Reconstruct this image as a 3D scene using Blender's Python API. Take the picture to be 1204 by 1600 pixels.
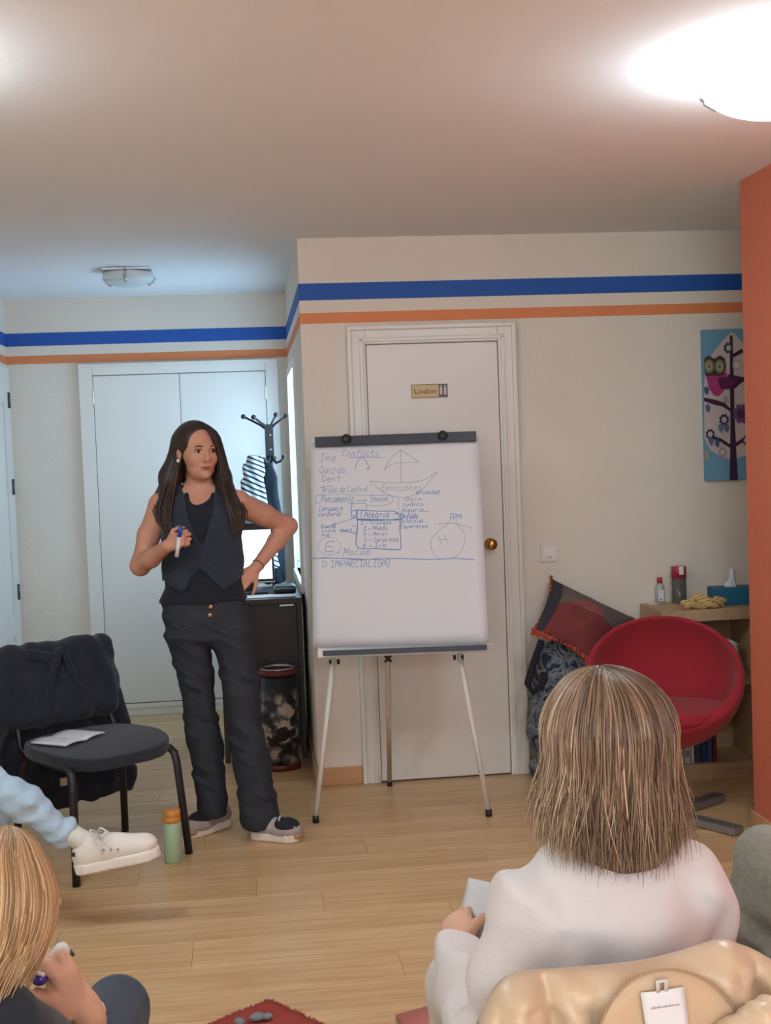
import bpy, bmesh, math, random
import numpy as np
from mathutils import Vector, Matrix

for o in list(bpy.data.objects):
    bpy.data.objects.remove(o, do_unlink=True)
SC = bpy.context.scene
COL = SC.collection
random.seed(4)
NR = np.random.RandomState(11)

# ------------------------------------------------------------------ camera
F_PX, YAW, PITCH, ROLL, CAM_H = 2000.0, .106, .048, -.037, 1.531
_fw = np.array([math.sin(YAW)*math.cos(PITCH), math.cos(YAW)*math.cos(PITCH), -math.sin(PITCH)])
_rt0 = np.array([math.cos(YAW), -math.sin(YAW), 0.0])
_up0 = np.cross(_rt0, _fw)
_rt = _rt0*math.cos(ROLL) + _up0*math.sin(ROLL)
_up = -_rt0*math.sin(ROLL) + _up0*math.cos(ROLL)
CAM = np.array([0.0, 0.0, CAM_H])
cam_data = bpy.data.cameras.new('camera')
cam_data.sensor_fit = 'HORIZONTAL'; cam_data.sensor_width = 36.0
cam_data.lens = F_PX/1204.0*36.0
cam_data.clip_start = .05; cam_data.clip_end = 60
cam = bpy.data.objects.new('camera', cam_data); COL.objects.link(cam)
cam.matrix_world = Matrix(((_rt[0], _up[0], -_fw[0], 0), (_rt[1], _up[1], -_fw[1], 0), (_rt[2], _up[2], -_fw[2], CAM_H), (0, 0, 0, 1)))
SC.camera = cam

# ------------------------------------------------------------------ world, exposure
SC.view_settings.view_transform = 'Standard'
SC.view_settings.look = 'None'
SC.view_settings.gamma = 1.0
SC.view_settings.use_curve_mapping = False
SC.view_settings.exposure = 0.62
world = bpy.data.worlds.new('world'); SC.world = world
world.use_nodes = True
world.node_tree.nodes['Background'].inputs[0].default_value = (.75, .85, 1, 1)
world.node_tree.nodes['Background'].inputs[1].default_value = .25
LAMP_W = 25.0
REAR_FILL_W = 3.2    # strength of the unseen window added behind the camera for even fill
WINDOW_W = 4.3

# ------------------------------------------------------------------ ray helpers (a pixel of the photograph, at a real distance)
def ray(x, y):
    return _fw + _rt*((x-602)/F_PX) - _up*((y-800)/F_PX)
def at(x, y, Y):
    v = ray(x, y); return CAM + v*(Y/v[1])
def fl(x, y, z=0.0):
    v = ray(x, y); return CAM + v*((z-CAM_H)/v[2])
def onplane(x, y, p0, n):
    v = ray(x, y); return CAM + v*(np.dot(np.asarray(p0)-CAM, n)/np.dot(v, n))

# ------------------------------------------------------------------ materials
MATS = {}
def srgb(r, g, b):
    f = lambda c: (c/255/12.92) if c/255 <= .04045 else ((c/255+.055)/1.055)**2.4
    return (f(r), f(g), f(b))
def mat(name, col, rough=.6, spec=.4, var=0.0, vscale=8.0, bump=0.0, bscale=40.0, metal=0.0, sheen=0.0, emit=None, estr=0.0, trans=0.0, coat=0.0, stretch=None, alpha=1.0, sss=0.0):
    if name in MATS: return MATS[name]
    m = bpy.data.materials.new(name); m.use_nodes = True
    nt = m.node_tree; b = nt.nodes['Principled BSDF']
    b.inputs['Base Color'].default_value = (*col, 1)
    b.inputs['Roughness'].default_value = rough
    b.inputs['Specular IOR Level'].default_value = spec
    b.inputs['Metallic'].default_value = metal
    if sheen: b.inputs['Sheen Weight'].default_value = sheen
    if trans: b.inputs['Transmission Weight'].default_value = trans
    if coat: b.inputs['Coat Weight'].default_value = coat
    if sss:
        b.inputs['Subsurface Weight'].default_value = sss
        b.inputs['Subsurface Radius'].default_value = (.012, .005, .003)
    if alpha < 1: b.inputs['Alpha'].default_value = alpha
    if emit is not None:
        b.inputs['Emission Color'].default_value = (*emit, 1); b.inputs['Emission Strength'].default_value = estr
    if var or bump:
        tc = nt.nodes.new('ShaderNodeTexCoord'); src = tc.outputs['Object']
        if stretch:
            mp = nt.nodes.new('ShaderNodeMapping'); mp.inputs['Scale'].default_value = stretch
            nt.links.new(src, mp.inputs['Vector']); src = mp.outputs['Vector']
        if var:
            n = nt.nodes.new('ShaderNodeTexNoise'); n.inputs['Scale'].default_value = vscale; n.inputs['Detail'].default_value = 4
            nt.links.new(src, n.inputs['Vector'])
            r = nt.nodes.new('ShaderNodeMapRange'); r.inputs[1].default_value = .25; r.inputs[2].default_value = .75
            r.inputs[3].default_value = 1-var; r.inputs[4].default_value = 1+var
            nt.links.new(n.outputs['Fac'], r.inputs[0])
            mx = nt.nodes.new('ShaderNodeMix'); mx.data_type = 'RGBA'; mx.blend_type = 'MULTIPLY'; mx.inputs[0].default_value = 1
            mx.inputs[6].default_value = (*col, 1)
            nt.links.new(r.outputs[0], mx.inputs[7]); nt.links.new(mx.outputs[2], b.inputs['Base Color'])
        if bump:
            n2 = nt.nodes.new('ShaderNodeTexNoise'); n2.inputs['Scale'].default_value = bscale; n2.inputs['Detail'].default_value = 3
            nt.links.new(src, n2.inputs['Vector'])
            bp = nt.nodes.new('ShaderNodeBump'); bp.inputs['Strength'].default_value = bump; bp.inputs['Distance'].default_value = .01
            nt.links.new(n2.outputs['Fac'], bp.inputs['Height']); nt.links.new(bp.outputs['Normal'], b.inputs['Normal'])
    MATS[name] = m
    return m
def attr_mat(name, stops, rough=.5, spec=.4, attr='shade', sheen=0.0, noise=0.0):
    """colour from a per-vertex attribute through a ramp (natural variation between strands)"""
    m = bpy.data.materials.new(name); m.use_nodes = True; nt = m.node_tree; b = nt.nodes['Principled BSDF']
    a = nt.nodes.new('ShaderNodeAttribute'); a.attribute_name = attr
    r = nt.nodes.new('ShaderNodeValToRGB')
    e = r.color_ramp.elements
    while len(e) < len(stops): e.new(.5)
    for k, (p, c) in enumerate(stops): e[k].position = p; e[k].color = (*c, 1)
    nt.links.new(a.outputs['Fac'], r.inputs[0]); nt.links.new(r.outputs[0], b.inputs['Base Color'])
    b.inputs['Roughness'].default_value = rough; b.inputs['Specular IOR Level'].default_value = spec
    if sheen: b.inputs['Sheen Weight'].default_value = sheen
    MATS[name] = m
    return m

# ------------------------------------------------------------------ object helpers
def tag(o, label=None, cat=None, group=None, kind=None):
    if label: o['label'] = label
    if cat: o['category'] = cat
    if group: o['group'] = group
    if kind: o['kind'] = kind
    return o
def thing(name, loc, label, cat, group=None, rz=0.0, kind=None):
    o = bpy.data.objects.new(name, None); COL.objects.link(o)
    o.empty_display_size = .05
    o.location = loc; o.rotation_euler = (0, 0, rz)
    return tag(o, label, cat, group, kind)
def chain_world(o):
    m = Matrix.LocRotScale(o.location, o.rotation_euler, o.scale)
    if o.parent: m = chain_world(o.parent) @ o.matrix_parent_inverse @ m
    return m
def obj(name, me, m=None, parent=None, local=False):
    """link a mesh; its vertices are world coordinates unless local (then relative to the parent)"""
    o = bpy.data.objects.new(name, me); COL.objects.link(o)
    if m is not None:
        ms = m if isinstance(m, (list, tuple)) else [m]
        for k in ms: me.materials.append(k)
    if parent is not None:
        o.parent = parent
        if not local: o.matrix_parent_inverse = chain_world(parent).inverted()
    return o
def struct(o, label=None):
    o['kind'] = 'structure'
    if label: o['label'] = label
    return o

class MB:
    """collects shapes into one mesh"""
    def __init__(s): s.bm = bmesh.new()
    def _merge(s, b2, M=None, mi=0, smooth=False):
        if M is not None: bmesh.ops.transform(b2, matrix=M, verts=b2.verts)
        for f in b2.faces: f.material_index = mi; f.smooth = smooth
        me = bpy.data.meshes.new('t'); b2.to_mesh(me); b2.free()
        s.bm.from_mesh(me); bpy.data.meshes.remove(me); return s
    def box(s, a, b, bev=0.0, M=None, mi=0, seg=2):
        b2 = bmesh.new(); bmesh.ops.create_cube(b2, size=1)
        a = Vector(a); b = Vector(b); c = (a+b)/2; d = b-a
        for v in b2.verts: v.co = Vector((v.co.x*d.x+c.x, v.co.y*d.y+c.y, v.co.z*d.z+c.z))
        if bev: bmesh.ops.bevel(b2, geom=b2.edges[:], offset=bev, segments=seg, profile=.6, affect='EDGES', clamp_overlap=True)
        return s._merge(b2, M, mi, False)
    def tube(s, pts, r, n=10, mi=0, cap=True, sy=1.0):
        """tube along a polyline; r is a number or one radius per point; sy flattens the section"""
        P = [Vector(p) for p in pts]; R = [r]*len(P) if not hasattr(r, '__len__') else list(r)
        b2 = bmesh.new(); rings = []
        t = [(P[min(i+1, len(P)-1)]-P[max(i-1, 0)]).normalized() for i in range(len(P))]
        ref = Vector((0, 0, 1)) if abs(t[0].z) < .9 else Vector((1, 0, 0))
        u = t[0].cross(ref).normalized()
        for i, p in enumerate(P):
            u = (u - t[i]*u.dot(t[i])).normalized(); w = t[i].cross(u)
            rings.append([b2.verts.new(p + (u*math.cos(2*math.pi*k/n) + w*math.sin(2*math.pi*k/n)*sy)*R[i]) for k in range(n)])
        for a, c in zip(rings, rings[1:]):
            for k in range(n): b2.faces.new((a[k], a[(k+1) % n], c[(k+1) % n], c[k]))
        if cap:
            b2.faces.new(rings[0][::-1]); b2.faces.new(rings[-1])
        return s._merge(b2, None, mi, True)
    def lathe(s, prof, c=(0, 0, 0), n=32, mi=0, M=None, smooth=True):
        """prof: (r, z) from bottom to top"""
        b2 = bmesh.new(); rings = []
        for r, z in prof:
            if r < 1e-6: rings.append([b2.verts.new((0, 0, z))])
            else: rings.append([b2.verts.new((r*math.cos(2*math.pi*k/n), r*math.sin(2*math.pi*k/n), z)) for k in range(n)])
        for a, d in zip(rings, rings[1:]):
            for k in range(n):
                if len(a) == 1 and len(d) == 1: continue
                if len(a) == 1: b2.faces.new((a[0], d[(k+1) % n], d[k]))
                elif len(d) == 1: b2.faces.new((a[k], a[(k+1) % n], d[0]))
                else: b2.faces.new((a[k], a[(k+1) % n], d[(k+1) % n], d[k]))
        bmesh.ops.recalc_face_normals(b2, faces=b2.faces[:])
        T = Matrix.Translation(c)
        return s._merge(b2, T if M is None else T @ M, mi, smooth)
    def ball(s, c, r, seg=16, mi=0):
        b2 = bmesh.new(); bmesh.ops.create_uvsphere(b2, u_segments=seg, v_segments=max(6, seg//2), radius=1)
        rr = r if hasattr(r, '__len__') else (r, r, r)
        for v in b2.verts: v.co = Vector((v.co.x*rr[0]+c[0], v.co.y*rr[1]+c[1], v.co.z*rr[2]+c[2]))
        return s._merge(b2, None, mi, True)
    def poly(s, pts, off, mi=0):
        """flat polygon extruded by vector off"""
        b2 = bmesh.new(); off = Vector(off)
        lo = [b2.verts.new(Vector(p)) for p in pts]; hi = [b2.verts.new(Vector(p)+off) for p in pts]
        n = len(pts)
        b2.faces.new(lo[::-1]); b2.faces.new(hi)
        for k in range(n): b2.faces.new((lo[k], lo[(k+1) % n], hi[(k+1) % n], hi[k]))
        bmesh.ops.recalc_face_normals(b2, faces=b2.faces[:])
        return s._merge(b2, None, mi, False)
    def mesh(s, name='m'):
        me = bpy.data.meshes.new(name); s.bm.to_mesh(me); s.bm.free(); return me
    def build(s, name, m, parent=None, local=False):
        return obj(name, s.mesh(name), m, parent, local)

def np_mesh(name, V, Fq, smooth=True, attr=None):
    V = np.asarray(V, dtype=np.float32); Fq = np.asarray(Fq, dtype=np.int32)
    me = bpy.data.meshes.new(name); k = Fq.shape[1]
    me.vertices.add(len(V)); me.vertices.foreach_set('co', V.ravel())
    me.loops.add(Fq.size); me.loops.foreach_set('vertex_index', Fq.ravel())
    me.polygons.add(len(Fq)); me.polygons.foreach_set('loop_start', np.arange(0, Fq.size, k, dtype=np.int32))
    me.polygons.foreach_set('loop_total', np.full(len(Fq), k, dtype=np.int32))
    if smooth: me.polygons.foreach_set('use_smooth', np.ones(len(Fq), dtype=bool))
    me.update(calc_edges=True)
    if attr is not None:
        at_ = me.attributes.new('shade', 'FLOAT', 'POINT'); at_.data.foreach_set('value', np.asarray(attr, dtype=np.float32))
    me.validate()
    return me
def sheet(name, G, thick, m, parent=None, local=False):
    """a grid of points (n x m x 3) as a cloth or panel with real thickness"""
    G = np.asarray(G, float); n, k = G.shape[:2]
    du = np.gradient(G, axis=0); dv = np.gradient(G, axis=1)
    N = np.cross(du, dv); N /= (np.linalg.norm(N, axis=2, keepdims=True)+1e-12)
    A = (G+N*thick/2).reshape(-1, 3); B = (G-N*thick/2).reshape(-1, 3)
    V = np.concatenate([A, B]); off = n*k; Fs = []
    I = np.arange(n*k).reshape(n, k)
    q = np.stack([I[:-1, :-1], I[1:, :-1], I[1:, 1:], I[:-1, 1:]], -1).reshape(-1, 4)
    Fs.append(q); Fs.append(q[:, ::-1]+off)
    def rim(a): return np.stack([a[:-1], a[1:], a[1:]+off, a[:-1]+off], -1)
    Fs += [rim(I[0, :]), rim(I[-1, ::-1]), rim(I[::-1, 0]), rim(I[:, -1])]
    return obj(name, np_mesh(name, V, np.concatenate(Fs)), m, parent, local)
def text_mesh(body, size, M, depth=.0004, shear=0.0):
    cu = bpy.data.curves.new('t', 'FONT'); cu.body = body; cu.size = size; cu.extrude = depth; cu.shear = shear
    cu.align_x = 'CENTER'; cu.align_y = 'CENTER'; cu.resolution_u = 3
    o = bpy.data.objects.new('t', cu); COL.objects.link(o)
    dg = bpy.context.evaluated_depsgraph_get()
    me = bpy.data.meshes.new_from_object(o.evaluated_get(dg)); bpy.data.objects.remove(o); me.transform(M)
    return me

# ------------------------------------------------------------------ implicit surfaces (soft bodies and cloth)
def cone(a, b, ra, rb):
    a = np.asarray(a, float); b = np.asarray(b, float); ab = b-a; L2 = float(ab@ab)+1e-12; R = max(ra, rb)
    def f(X, Y, Z):
        t = np.clip(((X-a[0])*ab[0]+(Y-a[1])*ab[1]+(Z-a[2])*ab[2])/L2, 0, 1)
        return np.sqrt((X-a[0]-t*ab[0])**2+(Y-a[1]-t*ab[1])**2+(Z-a[2]-t*ab[2])**2) - (ra+(rb-ra)*t)
    return f, np.minimum(a, b)-R, np.maximum(a, b)+R
def ell(c, r, rot=None):
    c = np.asarray(c, float); r = np.asarray(r, float); Rm = np.eye(3) if rot is None else np.asarray(rot)
    mr = float(r.min()); R = float(r.max())
    def f(X, Y, Z):
        x, y, z = X-c[0], Y-c[1], Z-c[2]
        u = (Rm[0, 0]*x+Rm[1, 0]*y+Rm[2, 0]*z)/r[0]; v = (Rm[0, 1]*x+Rm[1, 1]*y+Rm[2, 1]*z)/r[1]; w = (Rm[0, 2]*x+Rm[1, 2]*y+Rm[2, 2]*z)/r[2]
        k0 = np.sqrt(u*u+v*v+w*w)+1e-9; k1 = np.sqrt((u/r[0])**2+(v/r[1])**2+(w/r[2])**2)+1e-9
        return k0*(k0-1)/k1
    return f, c-R, c+R
def rbox(c, half, rad, rot=None):
    c = np.asarray(c, float); h = np.asarray(half, float)-rad; Rm = np.eye(3) if rot is None else np.asarray(rot)
    R = float(np.linalg.norm(np.asarray(half)))
    def f(X, Y, Z):
        x, y, z = X-c[0], Y-c[1], Z-c[2]
        u = np.abs(Rm[0, 0]*x+Rm[1, 0]*y+Rm[2, 0]*z)-h[0]; v = np.abs(Rm[0, 1]*x+Rm[1, 1]*y+Rm[2, 1]*z)-h[1]; w = np.abs(Rm[0, 2]*x+Rm[1, 2]*y+Rm[2, 2]*z)-h[2]
        return np.sqrt(np.maximum(u, 0)**2+np.maximum(v, 0)**2+np.maximum(w, 0)**2)+np.minimum(np.maximum(u, np.maximum(v, w)), 0)-rad
    return f, c-R, c+R
def loft(rows, cap=.02, grow=0.0, yaw=0.0, pw=2.0):
    """vertical loft: rows of (z, cx, cy, rx, ry) from low to high"""
    A = np.asarray(rows, float); A = A[np.argsort(A[:, 0])]
    z0, z1 = A[0, 0], A[-1, 0]; cy_, sy_ = math.cos(yaw), math.sin(yaw)
    def f(X, Y, Z):
        zz = np.clip(Z, z0, z1)
        ip = lambda k: np.interp(zz, A[:, 0], A[:, k])
        rx, ry = ip(3)+grow, ip(4)+grow
        dx, dy = X-ip(1), Y-ip(2)
        x = (dx*cy_+dy*sy_)/rx; y = (-dx*sy_+dy*cy_)/ry
        q = np.sqrt(x*x+y*y) if pw == 2 else (np.abs(x)**pw+np.abs(y)**pw)**(1/pw)
        d = (q-1)*np.minimum(rx, ry)
        e = np.maximum(np.maximum(z0-Z, Z-z1), -1.0)
        return np.where(e > 0, np.sqrt(np.maximum(d, 0)**2+e*e)-cap*0, np.maximum(d, e))
    m = float(max(A[:, 3].max(), A[:, 4].max()))+grow
    return f, np.array([A[:, 1].min()-m, A[:, 2].min()-m, z0-cap]), np.array([A[:, 1].max()+m, A[:, 2].max()+m, z1+cap])
class SDF:
    def __init__(s, lo, hi, h):
        s.lo = np.asarray(lo, float); s.h = h
        n = np.ceil((np.asarray(hi, float)-s.lo)/h).astype(int)+1
        s.ax = [s.lo[k]+h*np.arange(n[k]) for k in range(3)]; s.D = np.full(n, 9.0, dtype=np.float32)
    def blk(s, lo, hi, pad):
        sl = []
        for k in range(3):
            i = max(0, int((lo[k]-pad-s.lo[k])/s.h)); j = min(len(s.ax[k]), int((hi[k]+pad-s.lo[k])/s.h)+2)
            sl.append(slice(i, max(i+1, j)))
        return tuple(sl), (s.ax[0][sl[0]][:, None, None], s.ax[1][sl[1]][None, :, None], s.ax[2][sl[2]][None, None, :])
    def add(s, p, k=.01):
        f, lo, hi = p; sl, X = s.blk(lo, hi, k+3*s.h); a = s.D[sl]; d = f(*X)
        t = np.clip(.5+.5*(a-d)/k, 0, 1); s.D[sl] = a*(1-t)+d*t-k*t*(1-t); return s
    def cut(s, p, k=.004):
        f, lo, hi = p; sl, X = s.blk(lo, hi, k+3*s.h); a = s.D[sl]; d = -f(*X)
        t = np.clip(.5-.5*(a-d)/k, 0, 1); s.D[sl] = a*(1-t)+d*t+k*t*(1-t); return s
    def keep(s, f, k=.003):
        X = (s.ax[0][:, None, None], s.ax[1][None, :, None], s.ax[2][None, None, :]); d = f(*X)
        t = np.clip(.5-.5*(s.D-d)/k, 0, 1); s.D = (s.D*(1-t)+d*t+k*t*(1-t)).astype(np.float32); return s
    def push(s, f):
        X = (s.ax[0][:, None, None], s.ax[1][None, :, None], s.ax[2][None, None, :]); s.D = (s.D+f(*X)).astype(np.float32); return s
    def nets(s):
        D = s.D; S = D < 0
        nx, ny, nz = D.shape
        cnt = np.zeros((nx-1, ny-1, nz-1), np.int8)
        cs = [(i, j, k) for i in (0, 1) for j in (0, 1) for k in (0, 1)]
        for i, j, k in cs: cnt += S[i:nx-1+i, j:ny-1+j, k:nz-1+k]
        act = (cnt > 0) & (cnt < 8)
        idx = np.full(act.shape, -1, np.int32); ijk = np.argwhere(act); idx[act] = np.arange(len(ijk))
        acc = np.zeros((len(ijk), 3)); n = np.zeros(len(ijk))
        for a in cs:
            for ax in range(3):
                if a[ax]: continue
                b = list(a); b[ax] = 1
                da = D[ijk[:, 0]+a[0], ijk[:, 1]+a[1], ijk[:, 2]+a[2]].astype(float); db = D[ijk[:, 0]+b[0], ijk[:, 1]+b[1], ijk[:, 2]+b[2]].astype(float)
                c = (da < 0) != (db < 0); t = np.where(c, da/np.where(c, da-db, 1), 0)
                p = np.array(a)[None, :]+np.zeros((len(ijk), 3)); p[:, ax] += t
                acc += p*c[:, None]; n += c
        V = (ijk+acc/n[:, None])*s.h+s.lo
        Q = []
        for ax in range(3):
            u, v = (ax+1) % 3, (ax+2) % 3
            A = [slice(None)]*3; B = [slice(None)]*3; A[ax] = slice(0, -1); B[ax] = slice(1, None)
            sa, sb = S[tuple(A)], S[tuple(B)]
            e = np.argwhere(sa != sb)
            sh = act.shape
            ok = (e[:, u] > 0) & (e[:, v] > 0) & (e[:, u] < sh[u]) & (e[:, v] < sh[v]); e = e[ok]
            if not len(e): continue
            def cell(du, dv):
                q = e.copy(); q[:, u] += du; q[:, v] += dv; return idx[q[:, 0], q[:, 1], q[:, 2]]
            q = np.stack([cell(-1, -1), cell(0, -1), cell(0, 0), cell(-1, 0)], -1)
            fl_ = ~sa[e[:, 0], e[:, 1], e[:, 2]]
            q[fl_] = q[fl_][:, ::-1]
            Q.append(q)
        Q = np.concatenate(Q); Q = Q[(Q >= 0).all(1)]
        return V, Q
    def build(s, name, m, parent=None, smooth_it=1, fn=None):
        V, Q = s.nets()
        for _ in range(smooth_it):
            acc = np.zeros_like(V); n = np.zeros(len(V))
            for i in range(4):
                for j in (Q[:, (i+1) % 4], Q[:, (i-1) % 4]):
                    np.add.at(acc, Q[:, i], V[j]); np.add.at(n, Q[:, i], 1)
            V = V*.5+.5*acc/np.maximum(n, 1)[:, None]
        return obj(name, np_mesh(name, V, Q, attr=None if fn is None else fn(V)), m, parent)
def rot_z(a):
    c, s = math.cos(a), math.sin(a); return np.array([[c, -s, 0], [s, c, 0], [0, 0, 1.0]])
def rot_axis(ax, a):
    return np.array(Matrix.Rotation(a, 3, Vector(ax)))
def folds(specs):
    """cloth folds: a sum of warped waves; specs of (direction, wavelength, depth, warp)"""
    def f(X, Y, Z):
        d = 0
        for (v, wl, am, wp) in specs:
            ph = (X*v[0]+Y*v[1]+Z*v[2])/wl*2*math.pi + wp*np.sin(X*23+Z*17+1.3)+wp*np.sin(Y*19-Z*29)
            d = d + am*np.sin(ph)
        return d
    return f
def tubes(polys, rads, n=4):
    """many thin tubes as one set of arrays: polys (S, P, 3), rads (S, P)"""
    P = np.asarray(polys, float); S, K = P.shape[:2]
    T = np.gradient(P, axis=1); T /= np.linalg.norm(T, axis=2, keepdims=True)+1e-12
    ref = np.array([.31, .9, .28]); U = np.cross(T, ref); U /= np.linalg.norm(U, axis=2, keepdims=True)+1e-12
    W = np.cross(T, U); a = np.arange(n)*2*math.pi/n
    V = P[:, :, None, :]+rads[:, :, None, None]*(np.cos(a)[None, None, :, None]*U[:, :, None, :]+np.sin(a)[None, None, :, None]*W[:, :, None, :])
    I = np.arange(S*K*n).reshape(S, K, n)
    q = np.stack([I[:, :-1, :], np.roll(I[:, :-1, :], -1, 2), np.roll(I[:, 1:, :], -1, 2), I[:, 1:, :]], -1).reshape(-1, 4)
    return V.reshape(-1, 3), q
# ================================================================== THE ROOM
YM, YB, YO = 5.83, 7.75, 4.73           # middle wall, alcove back wall, end of the orange partition
XC, XL, XO, ZC = .265, -1.38, 1.898, 2.50
M_wall = mat('cream_paint', srgb(228, 218, 204), .75, .3, .03, 2.5, .25, 90)
M_ceil = mat('ceiling_paint', srgb(242, 244, 246), .8, .2, .02, 1.5, .06, 60)
M_orange = mat('orange_paint', srgb(206, 116, 88), .65, .3, .05, 2.0, .2, 80)
M_blue_st = mat('blue_stripe_paint', srgb(38, 88, 170), .6, .3, .04, 6)
M_or_st = mat('orange_stripe_paint', srgb(222, 136, 88), .6, .3, .04, 6)
M_white = mat('white_gloss_paint', srgb(226, 222, 214), .32, .5, .015, 3)
M_seam = mat('dark_seam', srgb(90, 88, 84), .8, .1)
M_base = mat('baseboard_wood', srgb(196, 150, 108), .45, .4, .1, 3, stretch=(1, 1, 14))
M_black = mat('black_metal', srgb(30, 30, 33), .45, .5, .05, 10)
M_chrome = mat('brushed_steel', srgb(190, 192, 195), .3, .5, .05, 20, metal=.9)
M_brass = mat('brass', srgb(190, 140, 70), .25, .5, .05, 20, metal=.9)

def plank_material():
    m = bpy.data.materials.new('laminate_oak'); m.use_nodes = True; nt = m.node_tree; L = nt.links; b = nt.nodes['Principled BSDF']
    tc = nt.nodes.new('ShaderNodeTexCoord'); oi = nt.nodes.new('ShaderNodeObjectInfo')
    add = nt.nodes.new('ShaderNodeVectorMath'); add.operation = 'ADD'
    mul = nt.nodes.new('ShaderNodeVectorMath'); mul.operation = 'SCALE'; mul.inputs[0].default_value = (13.1, 5.7, 3.3)
    L.new(oi.outputs['Random'], mul.inputs['Scale']); L.new(tc.outputs['Object'], add.inputs[0]); L.new(mul.outputs[0], add.inputs[1])
    mp = nt.nodes.new('ShaderNodeMapping'); mp.inputs['Scale'].default_value = (1.3, 22, 1); L.new(add.outputs[0], mp.inputs['Vector'])
    n = nt.nodes.new('ShaderNodeTexNoise'); n.inputs['Scale'].default_value = 2.2; n.inputs['Detail'].default_value = 6; n.inputs['Roughness'].default_value = .6
    L.new(mp.outputs[0], n.inputs['Vector'])
    br = nt.nodes.new('ShaderNodeTexBrick'); br.inputs['Scale'].default_value = 1.0
    br.inputs['Brick Width'].default_value = .41; br.inputs['Row Height'].default_value = .0635; br.inputs['Mortar Size'].default_value = .0006
    br.offset = .37; br.inputs['Color1'].default_value = (0, 0, 0, 1); br.inputs['Color2'].default_value = (1, 1, 1, 1); br.inputs['Mortar'].default_value = (.2, .2, .2, 1)
    L.new(tc.outputs['Object'], br.inputs['Vector'])
    r = nt.nodes.new('ShaderNodeValToRGB'); e = r.color_ramp.elements
    e[0].position = .3; e[0].color = (*srgb(190, 151, 104), 1); e[1].position = .72; e[1].color = (*srgb(217, 185, 139), 1)
    ma = nt.nodes.new('ShaderNodeMath'); ma.operation = 'MULTIPLY_ADD'; ma.inputs[1].default_value = .16; ma.inputs[2].default_value = -.08
    L.new(br.outputs['Color'], ma.inputs[0])
    m2 = nt.nodes.new('ShaderNodeMath'); m2.operation = 'MULTIPLY_ADD'; m2.inputs[1].default_value = .14; m2.inputs[2].default_value = -.07
    L.new(oi.outputs['Random'], m2.inputs[0])
    s1 = nt.nodes.new('ShaderNodeMath'); s1.operation = 'ADD'; L.new(n.outputs['Fac'], s1.inputs[0]); L.new(ma.outputs[0], s1.inputs[1])
    s2 = nt.nodes.new('ShaderNodeMath'); s2.operation = 'ADD'; L.new(s1.outputs[0], s2.inputs[0]); L.new(m2.outputs[0], s2.inputs[1])
    L.new(s2.outputs[0], r.inputs[0]); L.new(r.outputs[0], b.inputs['Base Color'])
    b.inputs['Roughness'].default_value = .36; b.inputs['Specular IOR Level'].default_value = .45
    MATS['plank'] = m; return m
M_plank = plank_material()

# floor: a slab, and every laminate board a piece of its own
floor = struct(MB().box((-2.7, -2.6, -.06), (3.4, 7.9, -.0125)).build('floor', mat('floor_base', srgb(150, 118, 80), .8)), 'pale oak laminate floor')
BW, BL = .192, 1.285
def board_mesh(w):
    me = MB().box((0, .0004, -.012), (w-.0008, BW-.0004, 0), .0009, seg=1).mesh('floor_board'); me.materials.append(M_plank); return me
bm_cache = {}
j = 0; y = -2.5
while y < YB-.01:
    off = [0, .43, .86, .2, .64, 1.06][j % 6]; x = -2.6-off
    x_end = XC if y > YM else 3.2
    x_beg = XL if y > 6.2 else -2.6
    while x < x_end-.01:
        x0, x1 = max(x, x_beg), min(x+BL, x_end)
        if x1-x0 > .03 and not (y > 5.6 and False):
            w = round(x1-x0, 3)
            if w not in bm_cache: bm_cache[w] = board_mesh(w)
            o = bpy.data.objects.new('floor_board', bm_cache[w]); COL.objects.link(o); o.location = (x0, y, 0); o.parent = floor
        x += BL
    y += BW; j += 1

struct(MB().box((-2.72, -2.62, ZC), (3.32, 7.87, ZC+.1)).build('ceiling', M_ceil), 'plain off-white ceiling')
def wall(name, a, b, m=M_wall, label=None): return struct(MB().box(a, b).build(name, m), label)
wall('wall_back', (XL-.12, YB, 0), (XC+.12, YB+.12, ZC), label='cream wall at the back of the alcove')
wall('wall_left', (XL-.12, 6.2, 0), (XL, YB, ZC), label='cream wall on the left of the alcove')
wall('wall_left_step', (-2.6, 6.2, 0), (XL-.12, 6.32, ZC))
wall('wall_left_room', (-2.72, -2.5, 0), (-2.6, 6.32, ZC))
RX0, RX1, RZ0, RZ1 = -1.9, 1.3, .85, 2.25
rw = MB()
for a, b in (((-2.72, -2.62, 0), (RX0, -2.5, ZC)), ((RX1, -2.62, 0), (3.32, -2.5, ZC)), ((RX0, -2.62, 0), (RX1, -2.5, RZ0)), ((RX0, -2.62, RZ1), (RX1, -2.5, ZC))): rw.box(a, b)
struct(rw.build('wall_rear', M_wall), 'cream wall behind the camera')
fill_win = struct(thing('window_2', (-.3, -2.5, RZ0), 'wide daylit window in the wall behind the camera', None))  # added out of view: its glowing panes even out the room light
wf = MB()
for a, b in (((RX0-.06, -2.55, RZ0-.06), (RX0, -2.48, RZ1+.06)), ((RX1, -2.55, RZ0-.06), (RX1+.06, -2.48, RZ1+.06)), ((RX0, -2.55, RZ1), (RX1, -2.48, RZ1+.06)), ((RX0-.08, -2.55, RZ0-.06), (RX1+.08, -2.46, RZ0)), ((-.84, -2.55, RZ0), (-.78, -2.49, RZ1)), ((.20, -2.55, RZ0), (.26, -2.49, RZ1))): wf.box(a, b, .004)
wf.build('window_frame', M_white, fill_win)
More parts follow.
